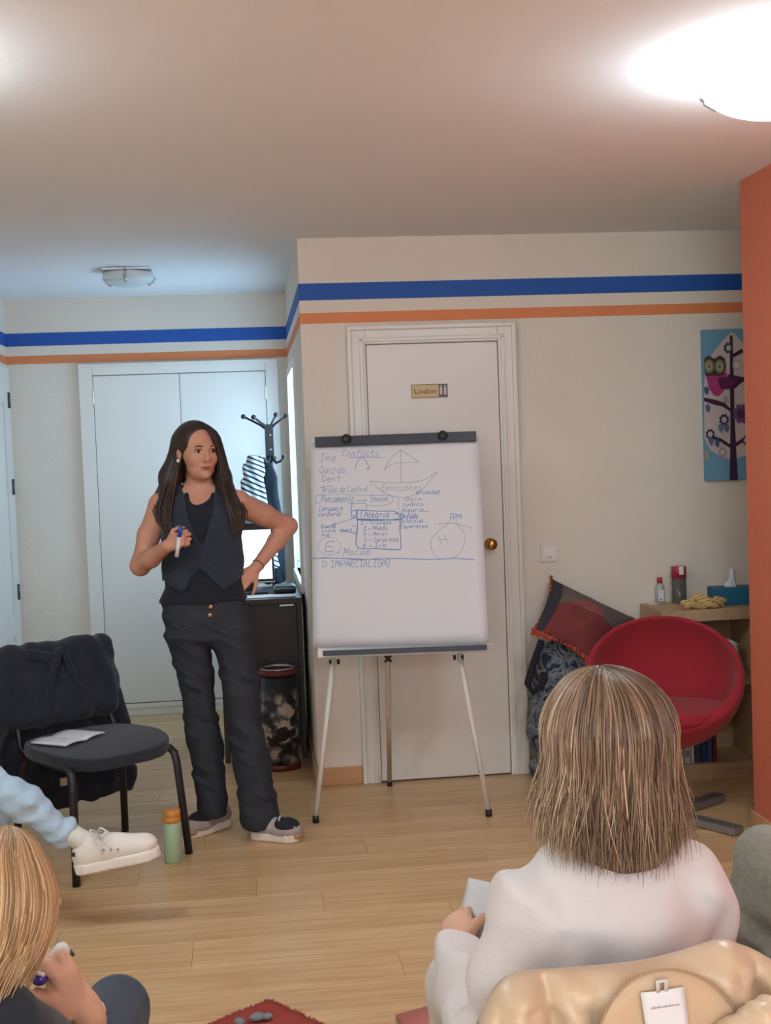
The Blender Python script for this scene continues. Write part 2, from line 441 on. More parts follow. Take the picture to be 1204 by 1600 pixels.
for xa, xb in ((RX0, -.84), (-.78, .20), (.26, RX1)):
    MB().box((xa, -2.545, RZ0), (xb, -2.538, RZ1)).build('pane', mat('rear_daylit_pane', (.8, .85, .9), .1, .5, emit=(.82, .92, 1.0), estr=REAR_FILL_W), fill_win)
wall('wall_middle', (XC+.12, YM, 0), (3.2, YM+.12, ZC), label='cream wall with a white door and painted stripes')
wall('wall_niche_right', (3.2, 4.6, 0), (3.32, YM+.12, ZC))
wall('wall_niche_front', (XO+.12, 4.61, 0), (3.2, YO, ZC))
wall('wall_right', (XO, -2.5, 0), (XO+.12, YO, ZC), M_orange, 'orange painted partition wall at the right')
# alcove side wall with the window opening
WY0, WY1, WZ0, WZ1 = 6.62, 7.52, .86, 1.98
sw = MB()
for a, b in (((XC, YM, 0), (XC+.12, WY0, ZC)), ((XC, WY1, 0), (XC+.12, YB, ZC)), ((XC, WY0, 0), (XC+.12, WY1, WZ0)), ((XC, WY0, WZ1), (XC+.12, WY1, ZC))): sw.box(a, b)
struct(sw.build('wall_alcove_side', M_wall), 'narrow cream return wall beside the alcove')
win = struct(thing('window_1', (XC, (WY0+WY1)/2, WZ0), 'bright daylit window in the alcove return wall', None))
wf = MB()
for a, b in (((XC-.014, WY0-.05, WZ0-.05), (XC+.05, WY0, WZ1+.05)), ((XC-.014, WY1, WZ0-.05), (XC+.05, WY1+.05, WZ1+.05)), ((XC-.014, WY0, WZ1), (XC+.05, WY1, WZ1+.05)), ((XC-.02, WY0-.06, WZ0-.05), (XC+.05, WY1+.06, WZ0)), ((XC+.02, (WY0+WY1)/2-.03, WZ0), (XC+.05, (WY0+WY1)/2+.03, WZ1))): wf.box(a, b, .003)
wf.build('window_frame', M_white, win)
M_day = mat('daylit_pane', (.8, .9, 1), .1, .5, emit=(.44, .72, 1.0), estr=WINDOW_W)
for ya, yb in ((WY0, (WY0+WY1)/2-.03), ((WY0+WY1)/2+.03, WY1)):
    MB().box((XC+.035, ya, WZ0), (XC+.041, yb, WZ1)).build('pane', M_day, win)

# painted stripes that run round the room
SB0, SB1, SO0, SO1 = 2.221, 2.297, 2.116, 2.164
n = 1
for (a, b) in (((XC-.002, YM-.002), (3.2, YM)), ((XC-.002, YM), (XC, YB-.001)), ((XL+.001, YB-.002), (XC-.002, YB)), ((XL, 6.2), (XL+.002, YB-.002))):
    for z0, z1, m, w in ((SB0, SB1, M_blue_st, 'blue'), (SO0, SO1, M_or_st, 'orange')):
        struct(MB().box((a[0], a[1], z0), (b[0], b[1], z1)).build('trim_%d' % n, m), 'painted %s stripe along the top of the wall' % w); n += 1

# baseboards
def bb(name, a, b): struct(MB().box(a, b, .004).build(name, M_base), 'tan wooden baseboard')
bb('baseboard_middle_left', (XC-.012, YM-.012, 0), (.47, YM, .085))
bb('baseboard_middle_right', (1.252, YM-.012, 0), (3.2, YM, .085))
bb('baseboard_alcove_side', (XC-.012, YM, 0), (XC, YB, .085))
bb('baseboard_right', (XO-.012, -2.5, 0), (XO, YO+.012, .085))
bb('baseboard_right_end', (XO, YO, 0), (3.2, YO+.012, .085))
bb('baseboard_back', (XL, YB-.012, 0), (-.97, YB, .085))
bb('baseboard_left', (XL, 7.7, 0), (XL+.012, YB-.012, .085))

# ---- door_1: white door with moulded casing in the middle wall
d1 = struct(thing('door_1', (.86, YM, 0), 'white door with moulded casing behind the flip chart', None))
fr = MB()
X0, X1, ZT = .47, 1.25, 2.10
for x, s in ((X0, 1), (X1, -1)):
    fr.box((min(x, x+s*.085), YM-.018, 0), (max(x, x+s*.085), YM, ZT), .004)
    fr.box((min(x, x+s*.022), YM-.030, 0), (max(x, x+s*.022), YM, ZT), .006)
    fr.box((min(x+s*.055, x+s*.075), YM-.025, 0), (max(x+s*.055, x+s*.075), YM, ZT-.06), .005)
fr.box((X0+.085, YM-.018, ZT-.085), (X1-.085, YM, ZT), .004)
fr.box((X0, YM-.031, ZT-.022), (X1, YM, ZT), .006)
fr.box((X0+.056, YM-.025, ZT-.075), (X1-.056, YM, ZT-.055), .005)
fr.build('door_frame', M_white, d1)
MB().box((X0+.088, YM-.012, .008), (X1-.088, YM, ZT-.088), .002).build('door_leaf', M_white, d1)
MB().box((X0+.0855, YM-.003, .0), (X1-.0855, YM-.0005, ZT-.0855)).build('door_gap', M_seam, d1)
kn = MB()
kx, kz = 1.098, 1.083
Rk = Matrix.Rotation(math.pi/2, 4, 'X')
kn.lathe([(0, 0), (.026, 0), (.026, .006), (.010, .010), (.009, .030), (.020, .036), (.027, .048), (.024, .060), (.012, .066), (0, .067)], (kx, YM-.012, kz), 24, M=Rk)
kn.build('door_knob', M_brass, d1)

# ---- door_2: built-in wardrobe, two flush leaves
d2 = struct(thing('door_2', (-.38, YB, 0), 'white built-in wardrobe with two flush doors', None))
fr = MB()
fr.box((-.968, YB-.03, 0), (-.886, YB, 2.104), .004); fr.box((.130, YB-.03, 0), (.205, YB, 2.104), .004)
fr.box((-.886, YB-.03, 2.036), (.130, YB, 2.104), .004)
fr.box((-.968, YB-.038, 2.085), (.205, YB, 2.104), .004)
fr.build('door_frame', M_white, d2)
MB().box((-.886, YB-.02, 0), (.13, YB, .045), .003).box((-.886, YB-.026, .045), (.13, YB, .072), .003).build('plinth', M_white, d2)
MB().box((-.886, YB-.006, .072), (.13, YB-.001, 2.036)).build('door_gap', M_seam, d2)
for xa, xb in ((-.883, -.3815), (-.3785, .127)):
    MB().box((xa, YB-.024, .078), (xb, YB-.004, 2.032), .0015).build('door_leaf', M_white, d2)
for x in (-.885, .1285):
    for z in (1.905, 1.065, .2):
        MB().box((x-.005, YB-.034, z-.042), (x+.005, YB-.022, z+.042), .003).build('hinge', M_chrome, d2)

# ---- door_3: white panelled door on the alcove's left wall
d3 = struct(thing('door_3', (XL, 7.15, 0), 'white panelled door on the left wall beside the wardrobe', None))
fr = MB()
fr.box((XL, 7.59, 0), (XL+.022, 7.69, 2.09), .004); fr.box((XL, 6.66, 0), (XL+.022, 6.75, 2.09), .004); fr.box((XL, 6.75, 2.0), (XL+.022, 7.59, 2.09), .004)
fr.build('door_frame', M_white, d3)
lf = MB()
lf.box((XL, 6.753, .008), (XL+.012, 7.586, 1.998), .002)
for a, b in (((6.753, .008), (6.86, 1.998)), ((7.48, .008), (7.586, 1.998)), ((6.86, .008), (7.48, .16)), ((6.86, .55), (7.48, .68)), ((6.86, 1.88), (7.48, 1.998))):
    lf.box((XL+.01, a[0], a[1]), (XL+.026, b[0], b[1]), .003)
lf.build('door_leaf', M_white, d3)
for z0, z1 in ((.18, .53), (.70, 1.86)):
    MB().box((XL+.010, 6.88, z0), (XL+.020, 7.46, z1), .006).build('door_panel', M_white, d3)
for z in (1.90, 1.40, .79):
    MB().tube([(XL+.03, 7.592, z-.045), (XL+.03, 7.592, z+.045)], .009, 10).box((XL+.02, 7.585, z-.04), (XL+.028, 7.60, z+.04)).build('hinge', mat('dark_steel', srgb(80, 84, 88), .35, .5, metal=.8), d3)

# ---- ceiling lamps
M_glass_off = mat('frosted_glass', srgb(214, 228, 230), .35, .5, .02, 6)
M_glow = mat('lit_opal_glass', (.9, .9, .9), .3, .5, emit=(.80, .92, 1.0), estr=LAMP_W)
def ceiling_lamp(x, y, r, lit, label, square=True):
    t = thing('ceiling_lamp', (x, y, ZC), label, 'lamp', 'flush dome lamps on the ceiling')
    b = MB()
    if square: b.box((x-r*.93, y-r*.93, ZC-.012), (x+r*.93, y+r*.93, ZC-.0005), .002)
    else: b.lathe([(0, -.055), (.04, -.055), (.04, -.02), (r*.7, -.016), (r*.7, -.001), (0, -.001)], (x, y, ZC))
    b.build('base_plate', M_chrome if not lit else M_white, t)
    z0 = ZC-(.042 if not lit else .075)
    prof = [(r, 0)]+[(r*math.sin(a), -r*.34*(math.cos(a)-.0)) for a in np.linspace(math.pi/2*.98, 0, 12)]
    prof = [(r*.97, .028), (r, .02)]+[(max(0, p[0]), p[1]) for p in prof]
    prof[-1] = (0, prof[-1][1])
    prof = [(0, .029)] + prof
    MB().lathe(prof[::-1], (x, y, z0), 40).build('dome', M_glow if lit else M_glass_off, t)
    for k in range(3):
        a = .5+k*2.094
        cx, cy = x+math.cos(a)*r*1.0, y+math.sin(a)*r*1.0
        c = MB(); c.tube([(cx*.98+x*.02, cy*.98+y*.02, ZC-.01), (cx+math.cos(a)*.012, cy+math.sin(a)*.012, ZC-.03), (cx+math.cos(a)*.008, cy+math.sin(a)*.008, z0-.012), (cx-math.cos(a)*.02, cy-math.sin(a)*.02, z0-.03)], .006, 8); c.ball((cx+math.cos(a)*.012, cy+math.sin(a)*.012, z0+.004), .011, 10)
        c.build('clip', M_chrome, t)
    return t
ceiling_lamp(-.565, 6.70, .130, False, 'unlit frosted dome lamp on a square plate above the alcove')
ceiling_lamp(1.420, 3.21, .200, True, 'glowing dome lamp on the ceiling near the orange wall', False)
ceiling_lamp(-.97, 3.12, .200, True, 'glowing dome lamp beyond the left edge of the photo', False)
for x_, w_ in ((-1.5, 'left'), (.2, 'middle'), (1.4, 'right')):  # extra unseen lamps, added to raise the ambient light
    ceiling_lamp(x_, -1.3, .200, True, 'glowing dome lamp far behind the camera, %s one of three' % w_, False)

# ---- sign on the door, light switch
sg = thing('door_sign', (.8415, YM-.012, 1.764), 'small yellow sign reading Lavabos on the white door', 'sign')
MB().box((.757, YM-.0155, 1.764), (.926, YM-.0122, 1.827), .001).build('plate', mat('sign_yellow', srgb(208, 184, 138), .5), sg)
MB().box((.757, YM-.0162, 1.764), (.884, YM-.0155, 1.768)).box((.757, YM-.0162, 1.823), (.884, YM-.0155, 1.827)).box((.757, YM-.0162, 1.764), (.760, YM-.0155, 1.827)).build('border', mat('sign_olive', srgb(150, 128, 80), .5), sg)
RX = Matrix.Rotation(math.pi/2, 4, 'X')
obj('lettering', text_mesh('Lavabos', .034, Matrix.Translation((.821, YM-.0158, 1.7945)) @ RX @ Matrix.Scale(.93, 4, (1, 0, 0))), mat('sign_brown', srgb(98, 66, 38), .6), sg)
MB().box((.884, YM-.0160, 1.766), (.924, YM-.0150, 1.825)).build('pictogram_panel', mat('sign_grey', srgb(95, 90, 98), .5), sg)
for x in (.8945, .9135):
    MB().ball((x, YM-.0163, 1.8165), (.0045, .001, .0045), 10).box((x-.006, YM-.0170, 1.777), (x+.006, YM-.0160, 1.811), .001).build('pictogram_figure', mat('sign_pale', srgb(205, 198, 190), .6), sg)
ls = thing('light_switch', (1.377, YM, .986), 'white square light switch on the wall beside the door', 'switch')
MB().box((1.338, YM-.011, .986), (1.416, YM, 1.068), .004).build('plate', M_white, ls)
MB().box((1.352, YM-.014, 1.001), (1.402, YM-.010, 1.053), .003).build('rocker', mat('switch_white', srgb(236, 233, 228), .3), ls)
MB().box((1.366, YM-.0147, 1.006), (1.388, YM-.0135, 1.010)).build('mark', mat('switch_grey', srgb(140, 136, 130), .5), ls)
# ================================================================== FLIP CHART
EA = np.array([.219, 5.236, 0.]); EB = np.array([.933, 5.160, 0.])
ew = (EB-EA)/np.linalg.norm(EB-EA); enb = np.array([-ew[1], ew[0], 0.]); LEAN = math.radians(9.5)
eu = enb*math.sin(LEAN)+np.array([0, 0, math.cos(LEAN)]); en = np.cross(ew, eu); en = -en if en[1] > 0 else en
EM = Matrix(((ew[0], -en[0], eu[0], EA[0]), (ew[1], -en[1], eu[1], EA[1]), (ew[2], -en[2], eu[2], EA[2]), (0, 0, 0, 1)))
E_OFF = .035                                   # the sheet's face lies this far in front of the legs' plane
def ept(px, py, off=E_OFF):
    p = onplane(px, py, EA+en*off, en)-EA
    return float(p@ew), float(p@eu)
M_easel = mat('easel_white_metal', srgb(222, 216, 206), .4, .5, .02, 10)
M_board = mat('white_board', srgb(225, 223, 220), .25, .5, .01, 4)
M_paper = mat('paper_white', srgb(218, 220, 223), .8, .2, .015, 3)
M_bar = mat('charcoal_plastic', srgb(52, 57, 66), .45, .4, .05, 12)
es = thing('flip_chart_easel', tuple((EA+EB)/2), 'white flip chart easel on three legs in front of the door', 'easel')
tl, tr, bl_, br_ = ept(486, 690), ept(746, 684), ept(489, 1029), ept(764, 1012)
bx0, bx1, bz0, bz1 = .03, .735, (bl_[1]+br_[1])/2-.008, tl[1]+.015
MB().box((bx0, -.022, bz0), (bx1, .0, bz1), .004, EM).build('board', M_board, es)
c0, c1 = ept(492, 683), ept(743, 676); c2, c3 = ept(493, 698), ept(742, 692)
cz0, cz1 = (c2[1]+c3[1])/2, (c0[1]+c1[1])/2
MB().box((c0[0], -.058, cz0), (c1[0], -.040, cz1), .003, EM).build('clamp_bar', M_bar, es)
for px in (541, 691):
    s_, t_ = ept(px, 686 if px < 600 else 682)
    MB().lathe([(0, 0), (.020, 0), (.021, .010), (.018, .020), (0, .021)], n=20, M=EM @ Matrix.Translation((s_, -.057, (cz0+cz1)/2+.006)) @ Matrix.Rotation(math.pi/2, 4, 'X')).build('clamp_knob', M_black, es)
ty = (ept(495, 1021)[1]+ept(768, 1011)[1])/2
MB().box((.055, -.085, ty-.012), (.735, -.022, ty-.006), .002, EM).box((.055, -.087, ty-.012), (.735, -.083, ty+.010), .001, EM).build('marker_tray', M_bar, es)
def epoint(s, y, t): return tuple(EM @ Vector((s, y, t)))
for foot, sx in ((EA, .098), (EB, .62)):
    f_s = float((foot-EA)@ew)
    top = (sx, .018, bz0+.03)
    MB().tube([epoint(f_s, .018, .022), epoint(*top)], .0115, 12).tube([epoint(*top), epoint(sx, .018, bz1-.05)], .0115, 10).build('leg', M_easel, es)
    MB().lathe([(0, 0), (.014, 0), (.0135, .028), (0, .028)], (foot[0]-en[0]*.018, foot[1]-en[1]*.018, 0), 14).build('foot', M_black, es)
    for sg_ in (-1, 1):
        MB().lathe([(0, 0), (.011, 0), (.011, .012), (0, .013)], n=12, M=EM @ Matrix.Translation((sx+sg_*.010, .018, bz0-.018)) @ Matrix.Rotation(sg_*math.pi/2, 4, 'Y')).build('leg_knob', M_black, es)
rt_ = ept(606, 1034); rf = np.array([.585, 5.755, 0.])
rp0 = np.array(epoint(rt_[0], .03, bz0+.05))
MB().tube([rf+np.array([0, 0, .02]), rp0], .011, 12).build('rear_leg', mat('worn_leg', srgb(196, 180, 160), .45, .5, .2, 30), es)
MB().lathe([(0, 0), (.013, 0), (.012, .028), (0, .028)], tuple(rf), 14).build('foot', M_black, es)
kb = MB(); kc = np.array(epoint(rt_[0], .02, bz0-.012))
for a in range(4):
    an = math.pi/4+a*math.pi/2; kb.tube([kc, kc+np.array([math.cos(an)*.020, -.004, math.sin(an)*.020])], .006, 8)
kb.ball(kc, .010, 10); kb.build('star_knob', M_black, es)

# ---- sheet with the handwriting
pd = thing('flip_chart_pad', epoint(.36, -.023, .95), 'large paper sheet with blue handwriting, a boat and a round bag', 'paper')
p_tl, p_tr, p_bl, p_br = ept(485, 692), ept(747, 682), ept(489, 1012), ept(763, 1006)
G = []
for v in np.linspace(0, 1, 20):
    row = []
    for u in np.linspace(0, 1, 20):
        s = (p_tl[0]*(1-u)+p_tr[0]*u)*(1-v)+(p_bl[0]*(1-u)+p_br[0]*u)*v
        t = (p_tl[1]*(1-u)+p_tr[1]*u)*(1-v)+(p_bl[1]*(1-u)+p_br[1]*u)*v
        row.append(epoint(s, -E_OFF, t))
    G.append(row)
sheet('paper_sheet', G, .0012, M_paper, pd)
MB().box((bx0+.01, -E_OFF+.0015, bz0+.045), (bx1-.01, -.0225, bz1-.012), .001, EM).build('pad_block', M_paper, pd)

GL = {  # stroke letters in a unit box
'a': [[(.85, .6), (.4, .65), (.1, .3), (.35, 0), (.75, .2), (.85, .6), (.85, .1), (1, 0)]], 'b': [[(.15, 1), (.15, 0), (.6, 0), (.85, .3), (.6, .6), (.15, .4)]],
'c': [[(.85, .5), (.5, .65), (.1, .3), (.5, 0), (.9, .1)]], 'd': [[(.85, 1), (.85, 0)], [(.85, .5), (.4, .65), (.1, .3), (.4, 0), (.85, .2)]],
'e': [[(.1, .3), (.85, .38), (.5, .65), (.1, .3), (.5, 0), (.95, .12)]], 'f': [[(.9, .9), (.55, 1), (.4, .6), (.35, -.3)], [(.1, .55), (.8, .55)]],
'g': [[(.8, .6), (.3, .6), (.2, .1), (.75, .15), (.8, .6), (.75, -.35), (.2, -.3)]], 'h': [[(.15, 1), (.15, 0)], [(.15, .4), (.55, .62), (.8, .4), (.85, 0)]],
'i': [[(.4, .6), (.45, 0), (.7, .05)], [(.45, .82), (.5, .86)]], 'j': [[(.5, .6), (.5, -.3), (.1, -.3)]], 'l': [[(.3, 1), (.35, .05), (.75, 0)]],
'm': [[(.05, .6), (.05, 0)], [(.05, .45), (.3, .62), (.45, 0)], [(.45, .45), (.75, .62), (.95, 0)]], 'n': [[(.1, .6), (.12, 0)], [(.12, .4), (.55, .62), (.85, 0)]],
'o': [[(.5, .62), (.1, .3), (.5, 0), (.9, .3), (.5, .62)]], 'p': [[(.15, .6), (.15, -.35)], [(.15, .5), (.6, .62), (.85, .3), (.5, 0), (.15, .1)]],
'q': [[(.8, .6), (.3, .6), (.15, .25), (.5, 0), (.8, .5), (.8, -.35)]], 'r': [[(.15, .6), (.2, 0)], [(.2, .4), (.5, .62), (.85, .55)]], 's': [[(.8, .6), (.3, .6), (.3, .35), (.8, .25), (.6, 0), (.1, .05)]],
't': [[(.45, .95), (.45, .05), (.85, 0)], [(.1, .62), (.85, .65)]], 'u': [[(.1, .6), (.2, .02), (.6, .05), (.85, .6), (.88, 0)]], 'v': [[(.1, .6), (.4, 0), (.9, .6)]], 'z': [[(.1, .6), (.85, .6), (.1, 0), (.9, 0)]],
'A': [[(0, 0), (.45, 1), (.95, 0)], [(.2, .4), (.8, .4)]], 'C': [[(.95, .85), (.5, 1), (.05, .5), (.5, 0), (.95, .15)]], 'D': [[(.1, 0), (.1, 1), (.6, .95), (.95, .5), (.6, 0), (.1, 0)]],
'E': [[(.9, 1), (.1, .95), (.1, 0), (.95, .03)], [(.1, .5), (.7, .53)]], 'G': [[(.9, .85), (.4, 1), (.05, .4), (.5, 0), (.9, .1), (.9, .45), (.5, .45)]], 'H': [[(.1, 1), (.1, 0)], [(.9, 1), (.9, 0)], [(.1, .5), (.9, .5)]],
'I': [[(.5, 1), (.5, 0)], [(.15, 1), (.9, 1)], [(.1, 0), (.9, 0)]], 'L': [[(.15, 1), (.15, 0), (.9, .05)]], 'M': [[(.05, 0), (.12, 1), (.5, .3), (.88, 1), (.95, 0)]], 'N': [[(.1, 0), (.1, 1), (.9, 0), (.9, 1)]],
'O': [[(.5, 1), (.05, .5), (.5, 0), (.95, .5), (.5, 1)]], 'P': [[(.12, 0), (.12, 1), (.75, .95), (.85, .65), (.6, .45), (.12, .45)]], 'Q': [[(.5, 1), (.05, .5), (.5, 0), (.95, .5), (.5, 1)], [(.4, .35), (1.1, -.15)]],
'R': [[(.12, 0), (.12, 1), (.75, .95), (.8, .6), (.12, .45), (.9, 0)]], 'S': [[(.9, .9), (.4, 1), (.15, .7), (.8, .35), (.6, 0), (.1, .05)]], 'T': [[(.5, 1), (.5, 0)], [(.02, 1), (.98, 1)]], 'B': [[(.1, 0), (.1, 1), (.7, .9), (.6, .55), (.1, .5), (.8, .4), (.75, .05), (.1, 0)]], 'V': [[(.05, 1), (.45, 0), (.95, 1)]],
'1': [[(.3, .8), (.55, 1), (.55, 0)]], '2': [[(.1, .8), (.5, 1), (.8, .7), (.1, 0), (.9, 0)]], '3': [[(.1, .9), (.8, .9), (.4, .55), (.85, .3), (.5, 0), (.1, .1)]], '4': [[(.6, 1), (.1, .4), (.9, .4)], [(.65, .7), (.6, 0)]], '5': [[(.85, 1), (.2, 1), (.2, .6), (.8, .5), (.7, .05), (.1, .05)]], '6': [[(.7, 1), (.2, .5), (.3, 0), (.8, .15), (.6, .5), (.2, .35)]],
'-': [[(.1, .35), (.9, .35)]], '.': [[(.3, 0), (.4, .06)]], ')': [[(.2, 1.1), (.7, .5), (.2, -.1)]], '>': [[(0, .35), (1, .35), (.75, .55)], [(1, .35), (.75, .15)]], ' ': []}
class Pen:
    """marker strokes: flat ribbons lying on the sheet, given in photo pixels"""
    def __init__(s): s.V = []; s.F = []
    def line(s, pts, w=.0033, sm=True):
        w *= .78
        P = [np.array(ept(*p)) for p in pts]
        if sm and len(P) > 2:
            Q = []
            for i in range(len(P)-1):
                p0, p1, p2, p3 = P[max(i-1, 0)], P[i], P[i+1], P[min(i+2, len(P)-1)]
                for t in np.linspace(0, 1, 5)[:-1]: Q.append(.5*((2*p1)+(-p0+p2)*t+(2*p0-5*p1+4*p2-p3)*t*t+(-p0+3*p1-3*p2+p3)*t**3))
            P = Q+[P[-1]]
        P = np.array(P); T = np.gradient(P, axis=0); T /= np.linalg.norm(T, axis=1, keepdims=True)+1e-9
        Nn = np.stack([-T[:, 1], T[:, 0]], 1)*w/2; b0 = len(s.V)
        lift = -E_OFF-.0009-len(s.V)*2e-8
        for a in range(len(P)):
            for q in (P[a]+Nn[a], P[a]-Nn[a]): s.V.append(epoint(q[0], lift, q[1]))
        for a in range(len(P)-1): i = b0+2*a; s.F.append((i, i+1, i+3, i+2))
    def word(s, txt, x0, y0, x1, y1, w=.0030, slant=.15, rise=0.0):
        """letters between two pixel corners (top-left, bottom-right)"""
        adv = [(.5 if c in "il1.' " else 1.25 if c in 'mM' else .95) for c in txt]; tot = sum(adv); cx = 0
        for c, a in zip(txt, adv):
            for st in GL.get(c, []):
                pts = []
                for (u, v) in st:
                    fx = (cx+u*a*.86)/tot+random.uniform(-.006, .006); v2 = v+random.uniform(-.06, .06)
                    x = x0+(x1-x0)*fx+slant*(y1-y0)*v2; y = y1-(y1-y0)*v2-rise*fx
                    pts.append((x, y))
                s.line(pts, w)
            cx += a
    def build(s, name, m): return obj(name, np_mesh(name, s.V, s.F, smooth=False), m, pd)
zz = lambda *p: [(470+a/3.7625, 660+b/3.7625) for a, b in p]
def zw(pen, t, x0, y0, x1, y1, w=.0030, slant=.15):
    if not t.strip(): return
    a, b = zz((x0, y0), (x1, y1)); pen = Pen(); pen.word(t, a[0], a[1], b[0], b[1], w, slant, (x1-x0)/3.7625*.02); pen.build('handwritten_word', INK[0])
INK = [None]
M_ink = mat('blue_marker_ink', srgb(138, 156, 196), .7, .2, .15, 60)
M_ink2 = mat('blue_marker_ink_heavy', srgb(98, 136, 196), .7, .2, .15, 60)
M_ink3 = mat('grey_marker_ink', srgb(160, 164, 178), .7, .2, .1, 60)
INK[0] = M_ink; W = Pen()
zw(W, 'Ima', 110, 185, 205, 230); zw(W, 'Conflicto', 240, 160, 462, 200); W.line(zz((285, 207), (380, 204), (475, 206)))
W.line(zz((355, 205), (330, 235), (316, 275)), .004); W.line(zz((365, 207), (385, 235), (400, 262)), .004); W.line(zz((385, 270), (405, 272)), .006)
zw(W, 'Quizas', 103, 255, 268, 300); zw(W, 'Dent', 122, 314, 236, 348)
W.line(zz((112, 384), (150, 376), (190, 379))); zw(W, 'Areas de Control', 122, 378, 392, 414)
zw(W, 'Pensamiento', 118, 428, 312, 472, .0036); zw(W, '>', 325, 440, 392, 470); zw(W, 'Emocion', 410, 428, 512, 466)
W.line(zz((92, 428), (86, 474), (110, 474))); W.line(zz((92, 428), (240, 423), (400, 430), (500, 428), (540, 440), (535, 468), (490, 488), (430, 492), (384, 486)), .0026)
zw(W, 'E', 140, 702, 205, 756, .004); zw(W, '- Mocion', 205, 740, 412, 784, .0034)
W.line(zz(*[(166+66*math.cos(a), 728+52*math.sin(a)) for a in np.linspace(-.9, 5.2, 22)]), .0024)
zw(W, 'H', 820, 662, 880, 712, .0030, -.5)
W.build('underlining', M_ink)
INK[0] = M_ink2; W = Pen()
zw(W, 'Lenguaje', 104, 492, 246, 520, .0030, .3); zw(W, 'corporal', 100, 528, 234, 552, .0030, .3)
zw(W, 'Buena', 118, 600, 205, 622); zw(W, 'vida', 120, 628, 205, 645); zw(W, 'mex', 122, 652, 190, 672)
zw(W, 'asert', 230, 622, 300, 646); W.line(zz((230, 630), (300, 648), (326, 656)), .004); W.line(zz((300, 612), (330, 612), (318, 660)), .003)
W.line(zz((330, 515), (332, 620), (330, 732), (440, 742), (560, 748), (586, 738), (582, 640), (568, 532), (450, 522), (330, 515)), .0048)
W.line(zz((325, 568), (430, 572), (575, 574)), .006); W.line(zz((327, 573), (440, 577), (572, 570)), .005)
W.line(zz((285, 480), (300, 478), (295, 520), (300, 560), (328, 556)), .004); W.line(zz((290, 478), (380, 476), (382, 508)), .003); W.line(zz((300, 522), (325, 518), (322, 550), (302, 548)), .004)
zw(W, '1 Alegria', 345, 525, 520, 562, .0036); W.line(zz((545, 540), (570, 535), (600, 545), (590, 570), (556, 566)), .004)
zw(W, '2 - Tristeza', 350, 580, 530, 602); zw(W, '3 - Miedo', 365, 610, 510, 636); zw(W, '4 - Amor', 365, 645, 510, 666); zw(W, '5 - Sorpresa', 370, 678, 572, 704); zw(W, '6 - Ira', 362, 712, 500, 736)
W.line(zz((325, 560), (250, 582), (185, 604)), .0028); W.line(zz((205, 590), (183, 605), (210, 608)), .003)
zw(W, 'ansiedad', 675, 398, 815, 424); zw(W, 'Ocio', 610, 440, 712, 460); zw(W, 'ludico', 600, 470, 724, 492); zw(W, 'Alegria', 592, 504, 722, 528); zw(W, '-', 722, 510, 756, 532)
zw(W, 'Enfado', 584, 536, 690, 566, .0038); zw(W, 'Gratitud', 584, 572, 716, 592); zw(W, 'Esperanza', 582, 600, 745, 622)
FL = Pen(); FL.line(zz((66, 800), (200, 798), (360, 806), (560, 800), (760, 806), (900, 800), (1020, 808)), .0042); FL.build('ruled_line', M_ink2); W.line(zz((120, 795), (260, 800), (405, 806)), .0034)
zw(W, '1) IMPARCIALIDAD', 120, 814, 528, 854, .0030, .05)
zw(W, 'TPM', 868, 540, 945, 572, .0034)
W.build('frame_lines', M_ink2)
INK[0] = M_ink3; W = Pen()
W.line(zz((405, 345), (500, 353), (590, 355), (680, 348), (740, 330), (800, 293))); W.line(zz((405, 345), (440, 378), (490, 412), (550, 437), (620, 440), (690, 412), (745, 360), (800, 293)))
W.line(zz((585, 165), (586, 260), (589, 356))); W.line(zz((585, 160), (535, 205), (508, 245), (490, 284)), .0034); W.line(zz((490, 278), (545, 243), (620, 236), (692, 236)), .0024); W.line(zz((580, 158), (640, 196), (694, 236)))
zw(W, 'Emociones', 470, 365, 715, 404); W.line(zz((574, 440), (573, 480), (574, 520)), .0026)
W.build('boat_drawing', M_ink3)
W = Pen()
W.line(zz((805, 596), (850, 594), (900, 592), (950, 606), (1002, 622))); W.line(zz((868, 594), (876, 572), (884, 560), (905, 560), (918, 590)), .0026)
W.line(zz((868, 594), (812, 636), (770, 682), (764, 730), (782, 776), (812, 802))); W.line(zz((905, 592), (944, 628), (964, 676), (950, 740), (920, 780), (890, 800)))
W.build('bag_drawing', M_ink3)

# ---- markers lying in the tray
def marker(s0, s1, body, cap, label, capfrac=.3):
    t_ = ty-.006+.008; yy = -.060
    m = thing('marker_pen', epoint((s0+s1)/2, yy, t_-.008), label, 'marker', 'marker pens in the easel tray')
    c = s0+(s1-s0)*capfrac
    MB().tube([epoint(c, yy, t_), epoint(s1, yy, t_)], .0078, 12).build('barrel', body, m)
    MB().tube([epoint(s0, yy, t_), epoint(s0+.004, yy, t_), epoint(c, yy, t_)], [.006, .0085, .0085], 12).build('cap', cap, m)
M_mk_w = mat('marker_white', srgb(215, 212, 208), .4); M_mk_k = mat('marker_black', srgb(48, 48, 52), .4); M_mk_r = mat('marker_red', srgb(150, 62, 60), .4); M_mk_g = mat('marker_green', srgb(78, 92, 90), .4)
marker(.235, .365, M_mk_w, M_mk_r, 'white marker with a dark red cap in the easel tray', .3)
marker(.370, .520, M_mk_w, M_mk_k, 'white marker with a black cap in the middle of the tray', .58)
marker(.525, .655, M_mk_k, M_mk_k, 'all black marker in the tray, right of the white ones', .3)
marker(.090, .225, M_mk_k, M_mk_k, 'all black marker in the tray, leftmost of the four', .3)
MB().tube([epoint(.70+.035*math.cos(a)+.03, -.066, ty+.004+.010*math.sin(a)) for a in np.linspace(0, 6.0, 24)], .0016, 6).build('wire_loop', M_chrome, es)

